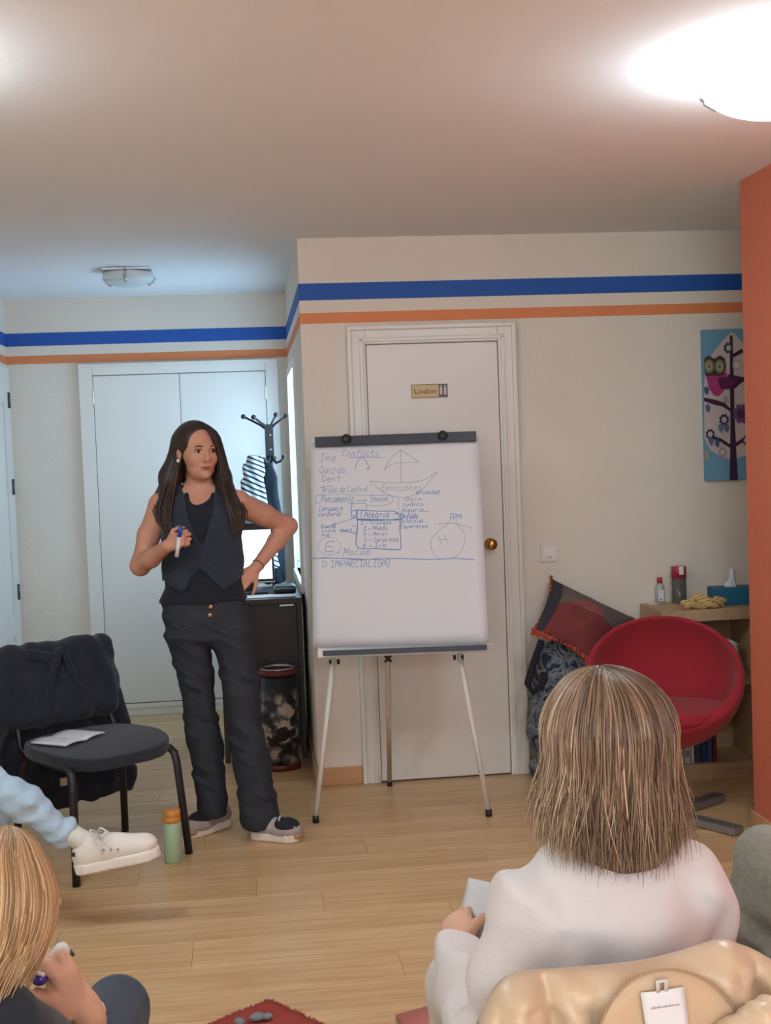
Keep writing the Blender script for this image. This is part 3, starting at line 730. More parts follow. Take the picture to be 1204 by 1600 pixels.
# ================================================================== BLACK CHAIR WITH JACKET
CC = np.array([-.622, 4.985, 0.]); CA = math.radians(37.4)
CM = Matrix.Translation(CC) @ Matrix.Rotation(CA, 4, 'Z')
M_fab = mat('black_chair_fabric', srgb(44, 48, 54), .9, .2, .12, 60, .3, 260, sheen=.2)
M_tube = mat('black_tube', srgb(34, 35, 38), .4, .5, .05, 12)
ch = thing('black_chair', tuple(CC), 'black upholstered stacking chair at the left with a dark jacket on it', 'chair', None, CA)
sd = SDF((-.30, -.30, .38), (.30, .30, .52), .006)
def seat_f(X, Y, Z):
    q = (np.abs(X/.255)**3.2+np.abs((Y+.005)/.235)**2.6)**(1/2.7)
    top = .462-.018*np.clip(-Y/.2, -.3, 1.2)**2
    return np.maximum((q-1)*.2, np.abs(Z-(top-.02))-.024)
sd.D = np.minimum(sd.D, seat_f(sd.ax[0][:, None, None], sd.ax[1][None, :, None], sd.ax[2][None, None, :])).astype(np.float32)
so = sd.build('seat', M_fab, ch, 3); so.matrix_parent_inverse = Matrix.Identity(4)
MB().box((-.21, -.20, .405), (.21, .20, .418), .004).build('seat_pan', M_tube, ch, True)
for s in (-1, 1):
    MB().tube([(s*.245, -.232, .0), (s*.225, -.205, .36), (s*.222, -.195, .395), (s*.220, -.165, .412), (s*.218, 0, .412), (s*.218, .13, .412)], .0125, 12, sy=1.25).build('leg', M_tube, ch, True)
    MB().tube([(s*.245, .225, .0), (s*.222, .185, .36), (s*.220, .165, .395), (s*.218, .13, .412), (s*.216, .05, .412)], .0125, 12, sy=1.25).build('leg', M_tube, ch, True)
    MB().tube([(s*.212, .10, .405), (s*.212, .205, .43), (s*.205, .235, .50), (s*.19, .285, .70)], .011, 10).build('back_upright', M_tube, ch, True)
MB().tube([(-.218, .0, .40), (.218, .0, .40)], .009, 10).tube([(-.218, -.14, .40), (.218, -.14, .40)], .009, 10).build('crossbar', M_tube, ch, True)
bg = SDF((-.29, .16, .46), (.29, .36, .84), .008)
bg.add(rbox((0, .275, .64), (.225, .028, .15), .027, rot_axis((1, 0, 0), -.22)), .01)
bo = bg.build('backrest', M_fab, ch, 2); bo.matrix_parent_inverse = Matrix.Identity(4)
# the jacket hangs over the backrest, in front of it and down behind the seat
M_jk = mat('navy_jacket_cloth', srgb(38, 42, 52), .9, .2, .15, 30, .2, 200, sheen=.15)
jk = thing('dark_jacket', tuple(CC+np.array([-.16, .24, .25])), 'dark navy jacket draped over the backrest of the black chair', 'jacket')
js = SDF((-.46, .05, .09), (.50, .52, .86), .008)
tilt = rot_axis((1, 0, 0), -.20)
js.add(rbox((0, .270, .66), (.245, .055, .165), .05, tilt), .02)                # over the back
js.add(loft([(.14, .05, .34, .30, .050), (.19, .05, .335, .345, .055), (.30, .03, .335, .345, .055), (.46, -.01, .33, .30, .05), (.62, -.01, .31, .265, .05), (.78, 0, .30, .20, .045)], pw=3), .03)
js.add(cone((-.22, .29, .74), (-.345, .27, .46), .055, .07), .03)               # sleeve at the left
js.add(cone((-.345, .27, .46), (-.335, .30, .20), .07, .055), .03)
js.add(cone((.21, .29, .72), (.285, .31, .42), .045, .05), .03)
js.cut(rbox((0, .05, .48), (.26, .16, .035), .02), .01)
js.push(folds([((1, .2, .35), .17, .005, 1.0), ((.6, .3, -1), .13, .0025, 1.0), ((1, 0, .1), .09, .003, .8)]))
jo = js.build('jacket_cloth', M_jk, jk, 2); jo.matrix_parent_inverse = jk.matrix_world.inverted(); jo.matrix_parent_inverse = Matrix.Translation(-Vector(jk.location)) @ CM
lap = SDF((-.2, .10, .50), (.2, .32, .84), .007)
lap.add(rbox((-.06, .208, .70), (.014, .016, .11), .012, rot_axis((0, 1, 0), .35)), .01); lap.add(rbox((.045, .213, .66), (.013, .014, .13), .011, rot_axis((0, 1, 0), -.35)), .01)
lap.add(rbox((-.09, .232, .775), (.06, .014, .02), .012, rot_axis((0, 1, 0), .3)), .01)
lo_ = lap.build('lapel', M_jk, jk, 1); lo_.matrix_parent_inverse = Matrix.Translation(-Vector(jk.location)) @ CM
tg_ = MB().box((-.013, .262, .235), (.013, .278, .268), .002).build('care_tag', mat('cream_tag', srgb(206, 190, 170), .8), jk); tg_.matrix_parent_inverse = Matrix.Translation(-Vector(jk.location)) @ CM

# open notebook on the seat
nb = thing('notebook', tuple(CM @ Vector((-.10, .06, .470))), 'open white notebook lying on the black chair seat', 'notebook')
for s in (-1, 1):
    G = [[tuple(CM @ Matrix.Translation((-.095, .045, .470)) @ Matrix.Rotation(.35, 4, 'Z') @ Vector((s*u*.115, v*.17-.085, .004+.010*math.sin(u*2.6)*(1-.3*u)))) for v in np.linspace(0, 1, 6)] for u in np.linspace(0.01, 1, 10)]
    sheet('page_block', G, .006, M_paper, nb)

# bottle on the floor
bp_ = fl(271, 1346); bt = thing('drinking_bottle', tuple(bp_), 'pale green bottle with an orange lid on the floor by the chair leg', 'bottle')
MB().lathe([(0, 0), (.030, 0), (.0335, .004), (.0335, .148), (.031, .153), (0, .153)], tuple(bp_), 32).build('body', mat('mint_green', srgb(166, 192, 160), .45, .4, .02, 8), bt)
MB().lathe([(0, .150), (.030, .150), (.0345, .156), (.0345, .172), (.0325, .175), (.0345, .178), (.0345, .196), (.031, .201), (0, .202)], tuple(bp_), 32).build('lid', mat('amber_plastic', srgb(206, 138, 66), .4, .5), bt)

# ================================================================== ALCOVE: desk, screen, bin, coat stand
M_desk = mat('dark_brown_laminate', srgb(62, 54, 52), .4, .4, .1, 5, stretch=(1, 1, 8))
DX0, DX1, DY0, DY1, DZ = -.17, .240, 6.38, 6.98, .815
dk = thing('dark_desk', (.03, 6.6, 0), 'dark brown desk in the alcove beside the coat stand', 'desk')
MB().box((DX0-.005, DY0-.015, DZ-.028), (DX1+.005, DY1, DZ), .004).build('desk_top', M_desk, dk)
for x in (DX0, DX1-.025): MB().box((x, DY0, 0), (x+.025, DY1-.01, DZ-.028), .003).build('side_panel', M_desk, dk)
MB().box((DX0+.025, DY0+.02, .06), (DX1-.025, DY0+.04, DZ-.028), .002).build('front_panel', M_desk, dk)
MB().box((.13, DY0-.018, DZ-.040), (.20, DY0-.004, DZ-.030), .002).build('edge_clip', M_chrome, dk)
mo = thing('computer_screen', (-.01, 6.70, DZ), 'bright white computer screen with black frame on the dark desk', 'screen')
MB().box((-.165, 6.70, .862), (.118, 6.735, 1.178), .004).build('bezel', M_black, mo)
MB().box((-.155, 6.697, .885), (.106, 6.701, 1.142)).build('panel', mat('lit_screen', (.9, .9, .9), .3, emit=(.93, .96, 1.0), estr=1.5), mo)
MB().box((-.165, 6.694, .866), (.118, 6.700, .872), .001).build('bezel_strip', M_chrome, mo)
MB().box((-.06, 6.72, DZ+.008), (.02, 6.74, .90), .004).box((-.12, 6.62, DZ), (.08, 6.78, DZ+.010), .004).build('stand', M_black, mo)
pz = fl(452, 921, DZ)
pc = thing('pencil_case', (.175, 6.60, DZ), 'black zipped case lying on the desk near the alcove corner', 'case')
sd = SDF((.08, 6.50, DZ-.01), (.25, 6.72, DZ+.07), .005); sd.add(rbox((.165, 6.61, DZ+.022), (.058, .075, .022), .018), .01)
sd.build('case_body', mat('black_leatherette', srgb(38, 42, 44), .5, .4, .1, 30), pc, 1)
MB().tube([(.11, 6.533, DZ+.03), (.165, 6.53, DZ+.033), (.22, 6.533, DZ+.03)], .002, 6).build('zip', M_chrome, pc)
for k, (x, y, a) in enumerate(((.0, 6.45, .1), (.16, 6.44, -.12))):
    T = Matrix.Translation((x, y, DZ+.0015+.001*k)) @ Matrix.Rotation(a, 4, 'Z')
    tag(MB().box((-.105 if k == 0 else -.075, -.045, 0), (.105 if k == 0 else .055, .075, .003), .0005, T).build('paper_sheet', M_paper), ['white paper sheet on the desk below the bright screen', 'white paper sheet on the desk beside the black case'][k], 'paper', 'papers on the dark desk')

def bin_material():
    m = bpy.data.materials.new('flower_print'); m.use_nodes = True; nt = m.node_tree; L = nt.links; b = nt.nodes['Principled BSDF']
    tc = nt.nodes.new('ShaderNodeTexCoord'); sp = nt.nodes.new('ShaderNodeSeparateXYZ'); L.new(tc.outputs['Object'], sp.inputs[0])
    v = nt.nodes.new('ShaderNodeTexVoronoi'); v.inputs['Scale'].default_value = 17; v.feature = 'SMOOTH_F1'; v.inputs['Smoothness'].default_value = .15
    n = nt.nodes.new('ShaderNodeTexNoise'); n.inputs['Scale'].default_value = 32; n.inputs['Detail'].default_value = 4
    L.new(tc.outputs['Object'], n.inputs['Vector'])
    dm = nt.nodes.new('ShaderNodeVectorMath'); dm.operation = 'MULTIPLY_ADD'; dm.inputs[1].default_value = (.06, .06, .06)
    L.new(n.outputs['Color'], dm.inputs[0]); L.new(tc.outputs['Object'], dm.inputs[2]); L.new(dm.outputs[0], v.inputs['Vector'])
    r = nt.nodes.new('ShaderNodeValToRGB'); e = r.color_ramp.elements
    e[0].position = .40; e[0].color = (*srgb(190, 176, 158), 1); e[1].position = .72; e[1].color = (*srgb(30, 31, 36), 1)
    x = e.new(.52); x.color = (*srgb(112, 110, 112), 1)
    L.new(v.outputs['Distance'], r.inputs[0])
    band = nt.nodes.new('ShaderNodeMapRange'); band.inputs[1].default_value = .40; band.inputs[2].default_value = .34; L.new(sp.outputs['Z'], band.inputs[0])
    n3 = nt.nodes.new('ShaderNodeTexNoise'); n3.inputs['Scale'].default_value = 9; L.new(tc.outputs['Object'], n3.inputs['Vector'])
    g = nt.nodes.new('ShaderNodeMath'); g.operation = 'GREATER_THAN'; g.inputs[1].default_value = .40; L.new(n3.outputs['Fac'], g.inputs[0])
    mu = nt.nodes.new('ShaderNodeMath'); mu.operation = 'MULTIPLY'; L.new(band.outputs[0], mu.inputs[0]); L.new(g.outputs[0], mu.inputs[1])
    mx = nt.nodes.new('ShaderNodeMix'); mx.data_type = 'RGBA'; mx.inputs[6].default_value = (*srgb(30, 31, 36), 1)
    L.new(mu.outputs[0], mx.inputs[0]); L.new(r.outputs[0], mx.inputs[7]); L.new(mx.outputs[2], b.inputs['Base Color'])
    b.inputs['Roughness'].default_value = .3; return m
BC = (.104, 6.235, 0.); BR = .096
bn = thing('waste_bin', BC, 'tall dark cylindrical bin with red rims and a pale flower print', 'bin')
MB().lathe([(0, .012), (BR-.003, .012), (BR-.003, .47), (BR-.008, .47), (BR-.008, .02), (0, .02)], BC, 40).build('body', bin_material(), bn)
M_rim = mat('dark_red_rim', srgb(112, 40, 40), .35, .5)
MB().lathe([(BR-.010, .462), (BR, .462), (BR+.002, .486), (BR-.012, .488), (BR-.010, .462)], BC, 40).build('rim', M_rim, bn)
MB().lathe([(0, 0), (BR+.001, 0), (BR+.002, .026), (BR-.004, .030), (0, .030)], BC, 40).build('base_ring', M_rim, bn)
MB().lathe([(BR-.012, .486), (BR-.006, .494), (BR-.014, .496), (BR-.016, .486)], BC, 40).build('inner_ring', M_chrome, bn)

SX, SY = .128, 7.16
cs = thing('coat_stand', (SX, SY, 0), 'black metal coat stand with ball-tipped hooks behind the desk', 'coat stand')
MB().tube([(SX, SY, .02), (SX, SY, 1.64)], .017, 12).build('pole', M_black, cs)
MB().box((SX-.024, SY-.022, 1.50), (SX+.024, SY+.0, 1.70), .004).build('hook_block', M_black, cs)
for z in (1.56, 1.64): MB().ball((SX+.004, SY-.022, z), .006, 8).build('screw', M_chrome, cs)
for (px, py, dy) in ((380, 651, .05), (396, 652, -.08), (431, 648, .06), (447, 650, -.07)):
    e = at(px, py, SY+dy)
    hk = MB().tube([(SX+(e[0]-SX)*.06, SY, 1.67), (SX+(e[0]-SX)*.35, SY+dy*.35, 1.70), tuple(e)], [.009, .007, .0055], 8).build('hook', M_black, cs)
    MB().ball(e, .0145, 12).build('ball_tip', M_black, hk)
for (px, py, dy) in ((401, 716, -.08), (429, 716, .05), (443, 714, -.07), (412, 718, -.12)):
    e = at(px, py, SY+dy)
    hk = MB().tube([(SX, SY-.01, 1.53), (SX+(e[0]-SX)*.45, SY+dy*.5, 1.485), (SX+(e[0]-SX)*.8, SY+dy*.85, 1.495), tuple(e)], [.009, .008, .007, .006], 8).build('hook', M_black, cs)
    MB().ball(e, .0135, 12).build('ball_tip', M_black, hk)
for k in range(4):
    a = k*math.pi/2+.4; MB().tube([(SX, SY, .10), (SX+.06*math.cos(a), SY+.06*math.sin(a), .06), (SX+.11*math.cos(a), SY+.11*math.sin(a), .012)], .010, 8).build('foot', M_black, cs)
def stripes_mat():
    m = bpy.data.materials.new('striped_knit'); m.use_nodes = True; nt = m.node_tree; L = nt.links; b = nt.nodes['Principled BSDF']
    tc = nt.nodes.new('ShaderNodeTexCoord'); mp = nt.nodes.new('ShaderNodeMapping'); mp.inputs['Rotation'].default_value = (0, -.45, 0); L.new(tc.outputs['Object'], mp.inputs[0])
    w = nt.nodes.new('ShaderNodeTexWave'); w.bands_direction = 'Z'; w.inputs['Scale'].default_value = 13; w.inputs['Distortion'].default_value = 2.2; w.inputs['Detail'].default_value = 1; w.inputs['Detail Scale'].default_value = .5
    L.new(mp.outputs[0], w.inputs['Vector'])
    r = nt.nodes.new('ShaderNodeValToRGB'); r.color_ramp.interpolation = 'CONSTANT'; e = r.color_ramp.elements
    e[0].position = 0; e[0].color = (*srgb(44, 56, 72), 1); e[1].position = .36; e[1].color = (*srgb(214, 226, 228), 1)
    L.new(w.outputs['Fac'], r.inputs[0]); L.new(r.outputs[0], b.inputs['Base Color']); b.inputs['Roughness'].default_value = .9
    return m
def hung(name, label, cat, m, prof, fold, Yc):
    """cloth hanging from a hook: rows of (py, px_left, px_right, thickness)"""
    rows = []
    for py, xl, xr, th in prof:
        a, b = at(xl, py, Yc), at(xr, py, Yc); rows.append((a[2], (a[0]+b[0])/2, Yc, max(.008, (b[0]-a[0])/2), th))
    t = thing(name, (rows[0][1], Yc, min(r[0] for r in rows)), label, cat)
    A = np.array(rows); m_ = .03
    s = SDF((A[:, 1].min()-A[:, 3].max()-m_, Yc-.12, A[:, 0].min()-m_), (A[:, 1].max()+A[:, 3].max()+m_, Yc+.12, A[:, 0].max()+m_), .006)
    s.add(loft(rows), .01); s.push(fold); s.build('cloth', m, t, 1); return t
M_dark_cloth = mat('charcoal_cloth', srgb(32, 37, 43), .9, .2, .15, 25)
hung('hanging_jacket', 'dark jacket hanging on the coat stand behind the striped shirt', 'jacket', M_dark_cloth,
     [(722, 412, 422, .02), (745, 412, 432, .03), (790, 410, 438, .04), (850, 408, 444, .045), (912, 408, 446, .045)], folds([((1, 0, .1), .06, .004, .6)]), 7.06)
hung('striped_shirt', 'white and navy striped shirt hanging on the coat stand', 'shirt', stripes_mat(),
     [(712, 384, 408, .02), (735, 379, 412, .03), (765, 376, 416, .035), (800, 374, 420, .04), (850, 378, 428, .04), (888, 398, 440, .035)], folds([((1, .2, .25), .055, .004, .8)]), 6.96)
# ================================================================== RIGHT CORNER: shelf, red chair, cushion, bag, picture
M_oak = mat('light_oak_veneer', srgb(198, 166, 128), .5, .4, .1, 3, stretch=(1, 1, 10))
M_oakd = mat('oak_shelf_edge', srgb(186, 154, 118), .5, .4, .1, 3, stretch=(10, 1, 1))
HX0, HX1, HY0, HY1, HZ = 1.80, 2.66, 5.50, 5.815, .770
sh = thing('low_bookshelf', (2.2, 5.6, 0), 'low oak bookshelf against the wall behind the red chair', 'bookshelf')
MB().box((HX0, HY0, HZ-.052), (HX1, HY1, HZ), .002).build('top', M_oakd, sh)
for x in (HX0, HX1-.03, (HX0+HX1)/2): MB().box((x, HY0+.002, 0), (x+.03, HY1, HZ-.052), .002).build('side_panel', M_oak, sh)
for z in (.045, .42): MB().box((HX0+.03, HY0+.004, z), (HX1-.03, HY1-.02, z+.028), .002).build('shelf', M_oakd, sh)
MB().box((HX0+.03, HY0+.01, 0), (HX1-.03, HY0+.03, .045), .002).build('plinth', M_oakd, sh)
MB().box((HX0+.03, HY1-.018, .0), (HX1-.03, HY1-.008, HZ-.052)).build('back_panel', M_oak, sh)
def book(x, w, d, h, z, col, label, rough=.6, tilt=0.0, yo=.03):
    t = thing('book', (x+w/2, HY0+yo+d/2, z), label, 'book', 'books in the low shelf')
    T = Matrix.Translation((x, HY0+yo, z)) @ Matrix.Rotation(tilt, 4, 'Y')
    c = mat('book_%d_%d_%d' % col, srgb(*col), rough)
    MB().box((0, 0, 0), (.002, d, h), .0008, T).box((w-.002, 0, 0), (w, d, h), .0008, T).box((0, 0, 0), (w, .003, h), .0008, T).build('cover', c, t)
    MB().box((.002, .003, .003), (w-.002, d-.003, h-.003), 0, T).build('pages', M_paper, t)
    return t, T
lows = [(.030, .22, (196, 190, 184), 'white binder low in the shelf, beside the grey-lettered one'), (.028, .22, (208, 202, 196), 'white binder low in the shelf, second from the left'), (.030, .225, (190, 184, 180), 'pale grey binder low in the shelf below the red seat'), (.012, .21, (214, 206, 196), 'thin cream booklet low in the shelf'), (.030, .215, (58, 62, 78), 'dark slate book low in the shelf below the red seat'), (.022, .22, (44, 66, 104), 'dark blue book low in the shelf'), (.024, .215, (62, 84, 120), 'mid blue book low in the shelf'), (.018, .20, (120, 34, 44), 'dark red book low in the shelf by the orange wall')]
x = 1.835
for w, h, c, lb in lows:
    t, T = book(x, w, .19, h, .073, c, lb)
    if c[0] > 180 and w > .02: MB().box((.006, -.0006, .03), (w-.006, .0004, .06), 0, T).build('spine_label', mat('spine_grey', srgb(120, 116, 120), .6), t)
    x += w+.003
x = 1.86
for w, h, c, lb in [(.02, .20, (70, 64, 92), 'purple book on the upper shelf'), (.035, .22, (206, 204, 206), 'white ring binder on the upper shelf'), (.022, .215, (150, 140, 178), 'lilac book on the upper shelf'), (.03, .20, (40, 42, 58), 'dark book on the upper shelf beside the lilac book')]:
    book(x, w, .2, h, .448, c, lb, tilt=0.0); x += w+.004
pb = thing('plastic_bag', (2.12, 5.60, .448), 'crumpled white plastic bag on the upper shelf', 'bag')

# things on top of the shelf
p = fl(1031, 942, HZ)
gb = thing('glue_bottle', tuple(p), 'small clear bottle with a red cap at the end of the shelf', 'bottle')
MB().lathe([(0, 0), (.020, 0), (.0215, .004), (.0215, .070), (.016, .088), (.011, .094), (0, .094)], tuple(p), 24).build('body', mat('clear_plastic', srgb(205, 203, 200), .15, .5, trans=.35), gb)
MB().lathe([(0, .094), (.0125, .094), (.0125, .118), (.010, .120), (0, .120)], tuple(p), 20).build('cap', mat('red_plastic', srgb(190, 52, 52), .35, .5), gb)
MB().box((p[0]-.015, p[1]-.0225, p[2]+.012), (p[0]+.012, p[1]-.0195, p[2]+.062), .001).build('label', M_paper, gb)
MB().box((p[0]-.008, p[1]-.0232, p[2]+.016), (p[0]+.002, p[1]-.0222, p[2]+.021)).build('label_print', M_black, gb)
p = np.array([at(1061, 935, 5.745)[0], 5.745, HZ])
jr = thing('plastic_jar', tuple(p), 'tall clear jar with a wide crimson lid beside the glue bottle', 'jar')
M_clear = mat('clear_acrylic', (.93, .93, .92), .06, .5, trans=.92)
MB().lathe([(0, 0), (.031, 0), (.033, .004), (.033, .128), (.031, .128), (.0305, .006), (0, .006)], tuple(p), 28).build('body', M_clear, jr)
MB().lathe([(0, .122), (.0345, .122), (.0345, .172), (.032, .174), (0, .174)], tuple(p), 28).build('lid', mat('crimson_plastic', srgb(168, 36, 70), .35, .5), jr)
MB().box((p[0]-.010, p[1]-.037, p[2]+.138), (p[0]+.012, p[1]-.031, p[2]+.176), .003).build('spout_flap', mat('flap_white', srgb(222, 216, 212), .4), jr)
p = fl(1018, 944, HZ)
tag(MB().box((p[0]-.02, p[1]-.02, HZ), (p[0]+.022, p[1]+.02, HZ+.006), .002).build('white_coaster', M_paper), 'small flat white coaster at the left end of the shelf', 'coaster')
# striped cloth
p = fl(1100, 950, HZ)
cl = thing('striped_cloth', tuple(p), 'crumpled yellow striped cloth on the shelf in front of the jar', 'cloth')
def cloth_mat():
    m = bpy.data.materials.new('yellow_stripes'); m.use_nodes = True; nt = m.node_tree; L = nt.links; b = nt.nodes['Principled BSDF']
    tc = nt.nodes.new('ShaderNodeTexCoord'); mp = nt.nodes.new('ShaderNodeMapping'); mp.inputs['Rotation'].default_value = (0, .35, .5); L.new(tc.outputs['Object'], mp.inputs[0])
    w = nt.nodes.new('ShaderNodeTexWave'); w.bands_direction = 'Z'; w.inputs['Scale'].default_value = 26; w.inputs['Distortion'].default_value = 3; L.new(mp.outputs[0], w.inputs['Vector'])
    r = nt.nodes.new('ShaderNodeValToRGB'); e = r.color_ramp.elements; e[0].position = .15; e[0].color = (*srgb(150, 108, 62), 1); e[1].position = .35; e[1].color = (*srgb(226, 200, 142), 1)
    x = e.new(.8); x.color = (*srgb(212, 176, 110), 1)
    L.new(w.outputs['Fac'], r.inputs[0]); L.new(r.outputs[0], b.inputs['Base Color']); b.inputs['Roughness'].default_value = .9
    return m
cs_ = SDF((p[0]-.16, p[1]-.10, HZ-.01), (p[0]+.16, p[1]+.12, HZ+.10), .004)
cs_.add(cone((p[0]-.03, p[1]+.03, HZ+.045), (p[0]+.03, p[1], HZ+.022), .018, .022), .012); cs_.add(cone((p[0]+.0, p[1]+.0, HZ+.02), (p[0]+.08, p[1]+.01, HZ+.024), .022, .024), .012)
cs_.add(ell((p[0]-.075, p[1]-.015, HZ+.024), (.034, .03, .024)), .004); cs_.add(cone((p[0]-.05, p[1]-.02, HZ+.012), (p[0]+.05, p[1]-.03, HZ+.012), .014, .012), .008)
cs_.push(folds([((.5, .4, 1), .035, .004, 1.2), ((.9, 0, .7), .05, .004, 1.0)])); cs_.keep(lambda X, Y, Z: (HZ+.0005-Z)+0*X+0*Y)
cs_.build('cloth', cloth_mat(), cl, 1)
p = fl(1136, 946, HZ)
tb = thing('tissue_box', tuple(p), 'teal blue tissue box with a white tissue sticking out', 'tissue box')
TT = Matrix.Translation((p[0]+.02, p[1]+.06, HZ)) @ Matrix.Rotation(-.12, 4, 'Z')
MB().box((-.075, -.06, 0), (.135, .06, .078), .003, TT).build('box', mat('teal_card', srgb(32, 106, 140), .55, .4, .04, 10), tb)
ts = SDF((p[0]-.03, p[1]-.02, HZ+.06), (p[0]+.12, p[1]+.16, HZ+.18), .003)
c = TT @ Vector((.02, 0, .078))
ts.add(cone((c.x, c.y, c.z), (c.x+.004, c.y, c.z+.03), .030, .016), .006); ts.add(cone((c.x+.004, c.y, c.z+.03), (c.x+.010, c.y, c.z+.072), .012, .013), .01)
ts.push(folds([((1, .5, .1), .022, .003, .8), ((.7, -.6, .5), .03, .002, 1)])); ts.keep(lambda X, Y, Z: (HZ+.078-Z)+0*X+0*Y)
ts.build('tissue', M_paper, tb, 1)
sb = SDF((2.04, 5.50, .44), (2.24, 5.72, .66), .005)
sb.add(ell((2.125, 5.60, .520), (.06, .07, .075)), .01); sb.add(ell((2.14, 5.585, .585), (.04, .04, .03)), .02); sb.push(folds([((1, .3, .6), .045, .006, 1.3), ((.4, 0, 1), .03, .004, 1)])); sb.keep(lambda X, Y, Z: (.449-Z)+0*X+0*Y)
sb.build('bag_film', mat('bag_white', srgb(205, 204, 208), .4, .5, .06, 20), pb, 1)

# ---- red tub chair
RC = np.array([1.636, 4.985]); R_A = math.radians(-14)
M_red = mat('red_wool', srgb(152, 38, 48), .85, .25, .06, 14, .15, 300, sheen=.1)
rc = thing('red_tub_chair', (RC[0], RC[1], 0), 'red round tub chair on a flat steel cross base', 'chair')
RMx = rot_z(R_A)
ss = SDF((RC[0]-.36, RC[1]-.36, .24), (RC[0]+.36, RC[1]+.36, .88), .008)
ss.add(ell((RC[0], RC[1], .585), (.322, .300, .300)), .01); ss.cut(ell((RC[0], RC[1]-.0, .615), (.285, .262, .262)), .02)
fdir = np.array([math.sin(R_A), -math.cos(R_A)])
def rim_cut(X, Y, Z):
    u = (X-RC[0])*fdir[0]+(Y-RC[1])*fdir[1]                     # towards the front
    lim = .62-.62*np.clip(u/.30, -1, 1)*.36-.03*np.clip(u/.3, 0, 1)
    lim = np.where(u < -.02, lim+.05*np.clip((-u-.02)/.2, 0, 1), lim)
    return (Z-lim)*.8
ss.keep(rim_cut, .03)
ss.build('shell', M_red, rc, 2)
cu = SDF((RC[0]-.32, RC[1]-.34, .38), (RC[0]+.32, RC[1]+.32, .52), .007)
def cush(X, Y, Z):
    dx, dy = X-RC[0]-fdir[0]*.06, Y-RC[1]-fdir[1]*.06
    q = np.sqrt((dx/.245)**2+(dy/.195)**2)
    return np.maximum((q-1)*.2, np.abs(Z-(.446+.012*(1-q**2)))-.024)
cu.D = np.minimum(cu.D, cush(cu.ax[0][:, None, None], cu.ax[1][None, :, None], cu.ax[2][None, None, :])).astype(np.float32)
cu.build('seat_cushion', M_red, rc, 3)
MB().tube([(RC[0], RC[1], .03), (RC[0], RC[1], .31)], .028, 20).build('pedestal', M_chrome, rc)
for k in range(4):
    a = math.radians(-57.5)+k*math.pi/2
    T = Matrix.Translation((RC[0], RC[1], 0)) @ Matrix.Rotation(a, 4, 'Z')
    MB().box((0, -.028, .004), (.345, .028, .034), .003, T).build('base_arm', mat('satin_aluminium', srgb(150, 152, 156), .38, .5, .04, 12, metal=.7), rc)

# ---- cushion leaning on the patterned bag
bgp = thing('patterned_bag', (1.40, 5.66, 0), 'dark blue paisley cloth bag on the floor under the cushion', 'bag')
def paisley():
    m = bpy.data.materials.new('paisley_print'); m.use_nodes = True; nt = m.node_tree; L = nt.links; b = nt.nodes['Principled BSDF']
    tc = nt.nodes.new('ShaderNodeTexCoord'); n = nt.nodes.new('ShaderNodeTexNoise'); n.inputs['Scale'].default_value = 9; n.inputs['Detail'].default_value = 3; n.inputs['Distortion'].default_value = 2.5
    L.new(tc.outputs['Object'], n.inputs['Vector'])
    r = nt.nodes.new('ShaderNodeValToRGB'); e = r.color_ramp.elements; e[0].position = .40; e[0].color = (*srgb(34, 42, 60), 1); e[1].position = .62; e[1].color = (*srgb(44, 50, 66), 1)
    for p_, c_ in ((.46, (120, 128, 136)), (.50, (52, 64, 88)), (.55, (142, 146, 146))): x = e.new(p_); x.color = (*srgb(*c_), 1)
    L.new(n.outputs['Fac'], r.inputs[0]); L.new(r.outputs[0], b.inputs['Base Color']); b.inputs['Roughness'].default_value = .85; return m
s = SDF((1.14, 5.48, -.01), (1.72, 5.83, .70), .009)
s.add(loft([(.005, 1.42, 5.66, .17, .11), (.1, 1.42, 5.66, .19, .12), (.3, 1.41, 5.665, .18, .115), (.5, 1.42, 5.68, .165, .10), (.62, 1.44, 5.70, .13, .07), (.68, 1.46, 5.71, .10, .05)], pw=2.6), .02)
s.push(folds([((.8, .3, .5), .16, .008, 1.0), ((.3, .2, 1), .12, .005, 1.2)])); s.keep(lambda X, Y, Z: (.001-Z)+0*X+0*Y); s.keep(lambda X, Y, Z: (Y-5.805)+0*X+0*Z)
s.build('bag_body', paisley(), bgp, 2)
a = [at(*q, 5.58) for q in ((846, 1000), (832, 1040), (824, 1068), (832, 1082), (846, 1070), (850, 1050))]
MB().tube(a, .008, 8, sy=2.0).build('strap', mat('bag_strap', srgb(30, 34, 46), .8), bgp)
cq = [at(860, 903, 5.76), at(992, 966, 5.70), at(925, 1034, 5.50), at(832, 985, 5.56)]        # top, right, bottom, left corners
cw = thing('patchwork_cushion', tuple(sum(cq)/4-np.array([0, 0, .2])), 'maroon patchwork cushion with a grey net strip leaning in the corner', 'cushion')
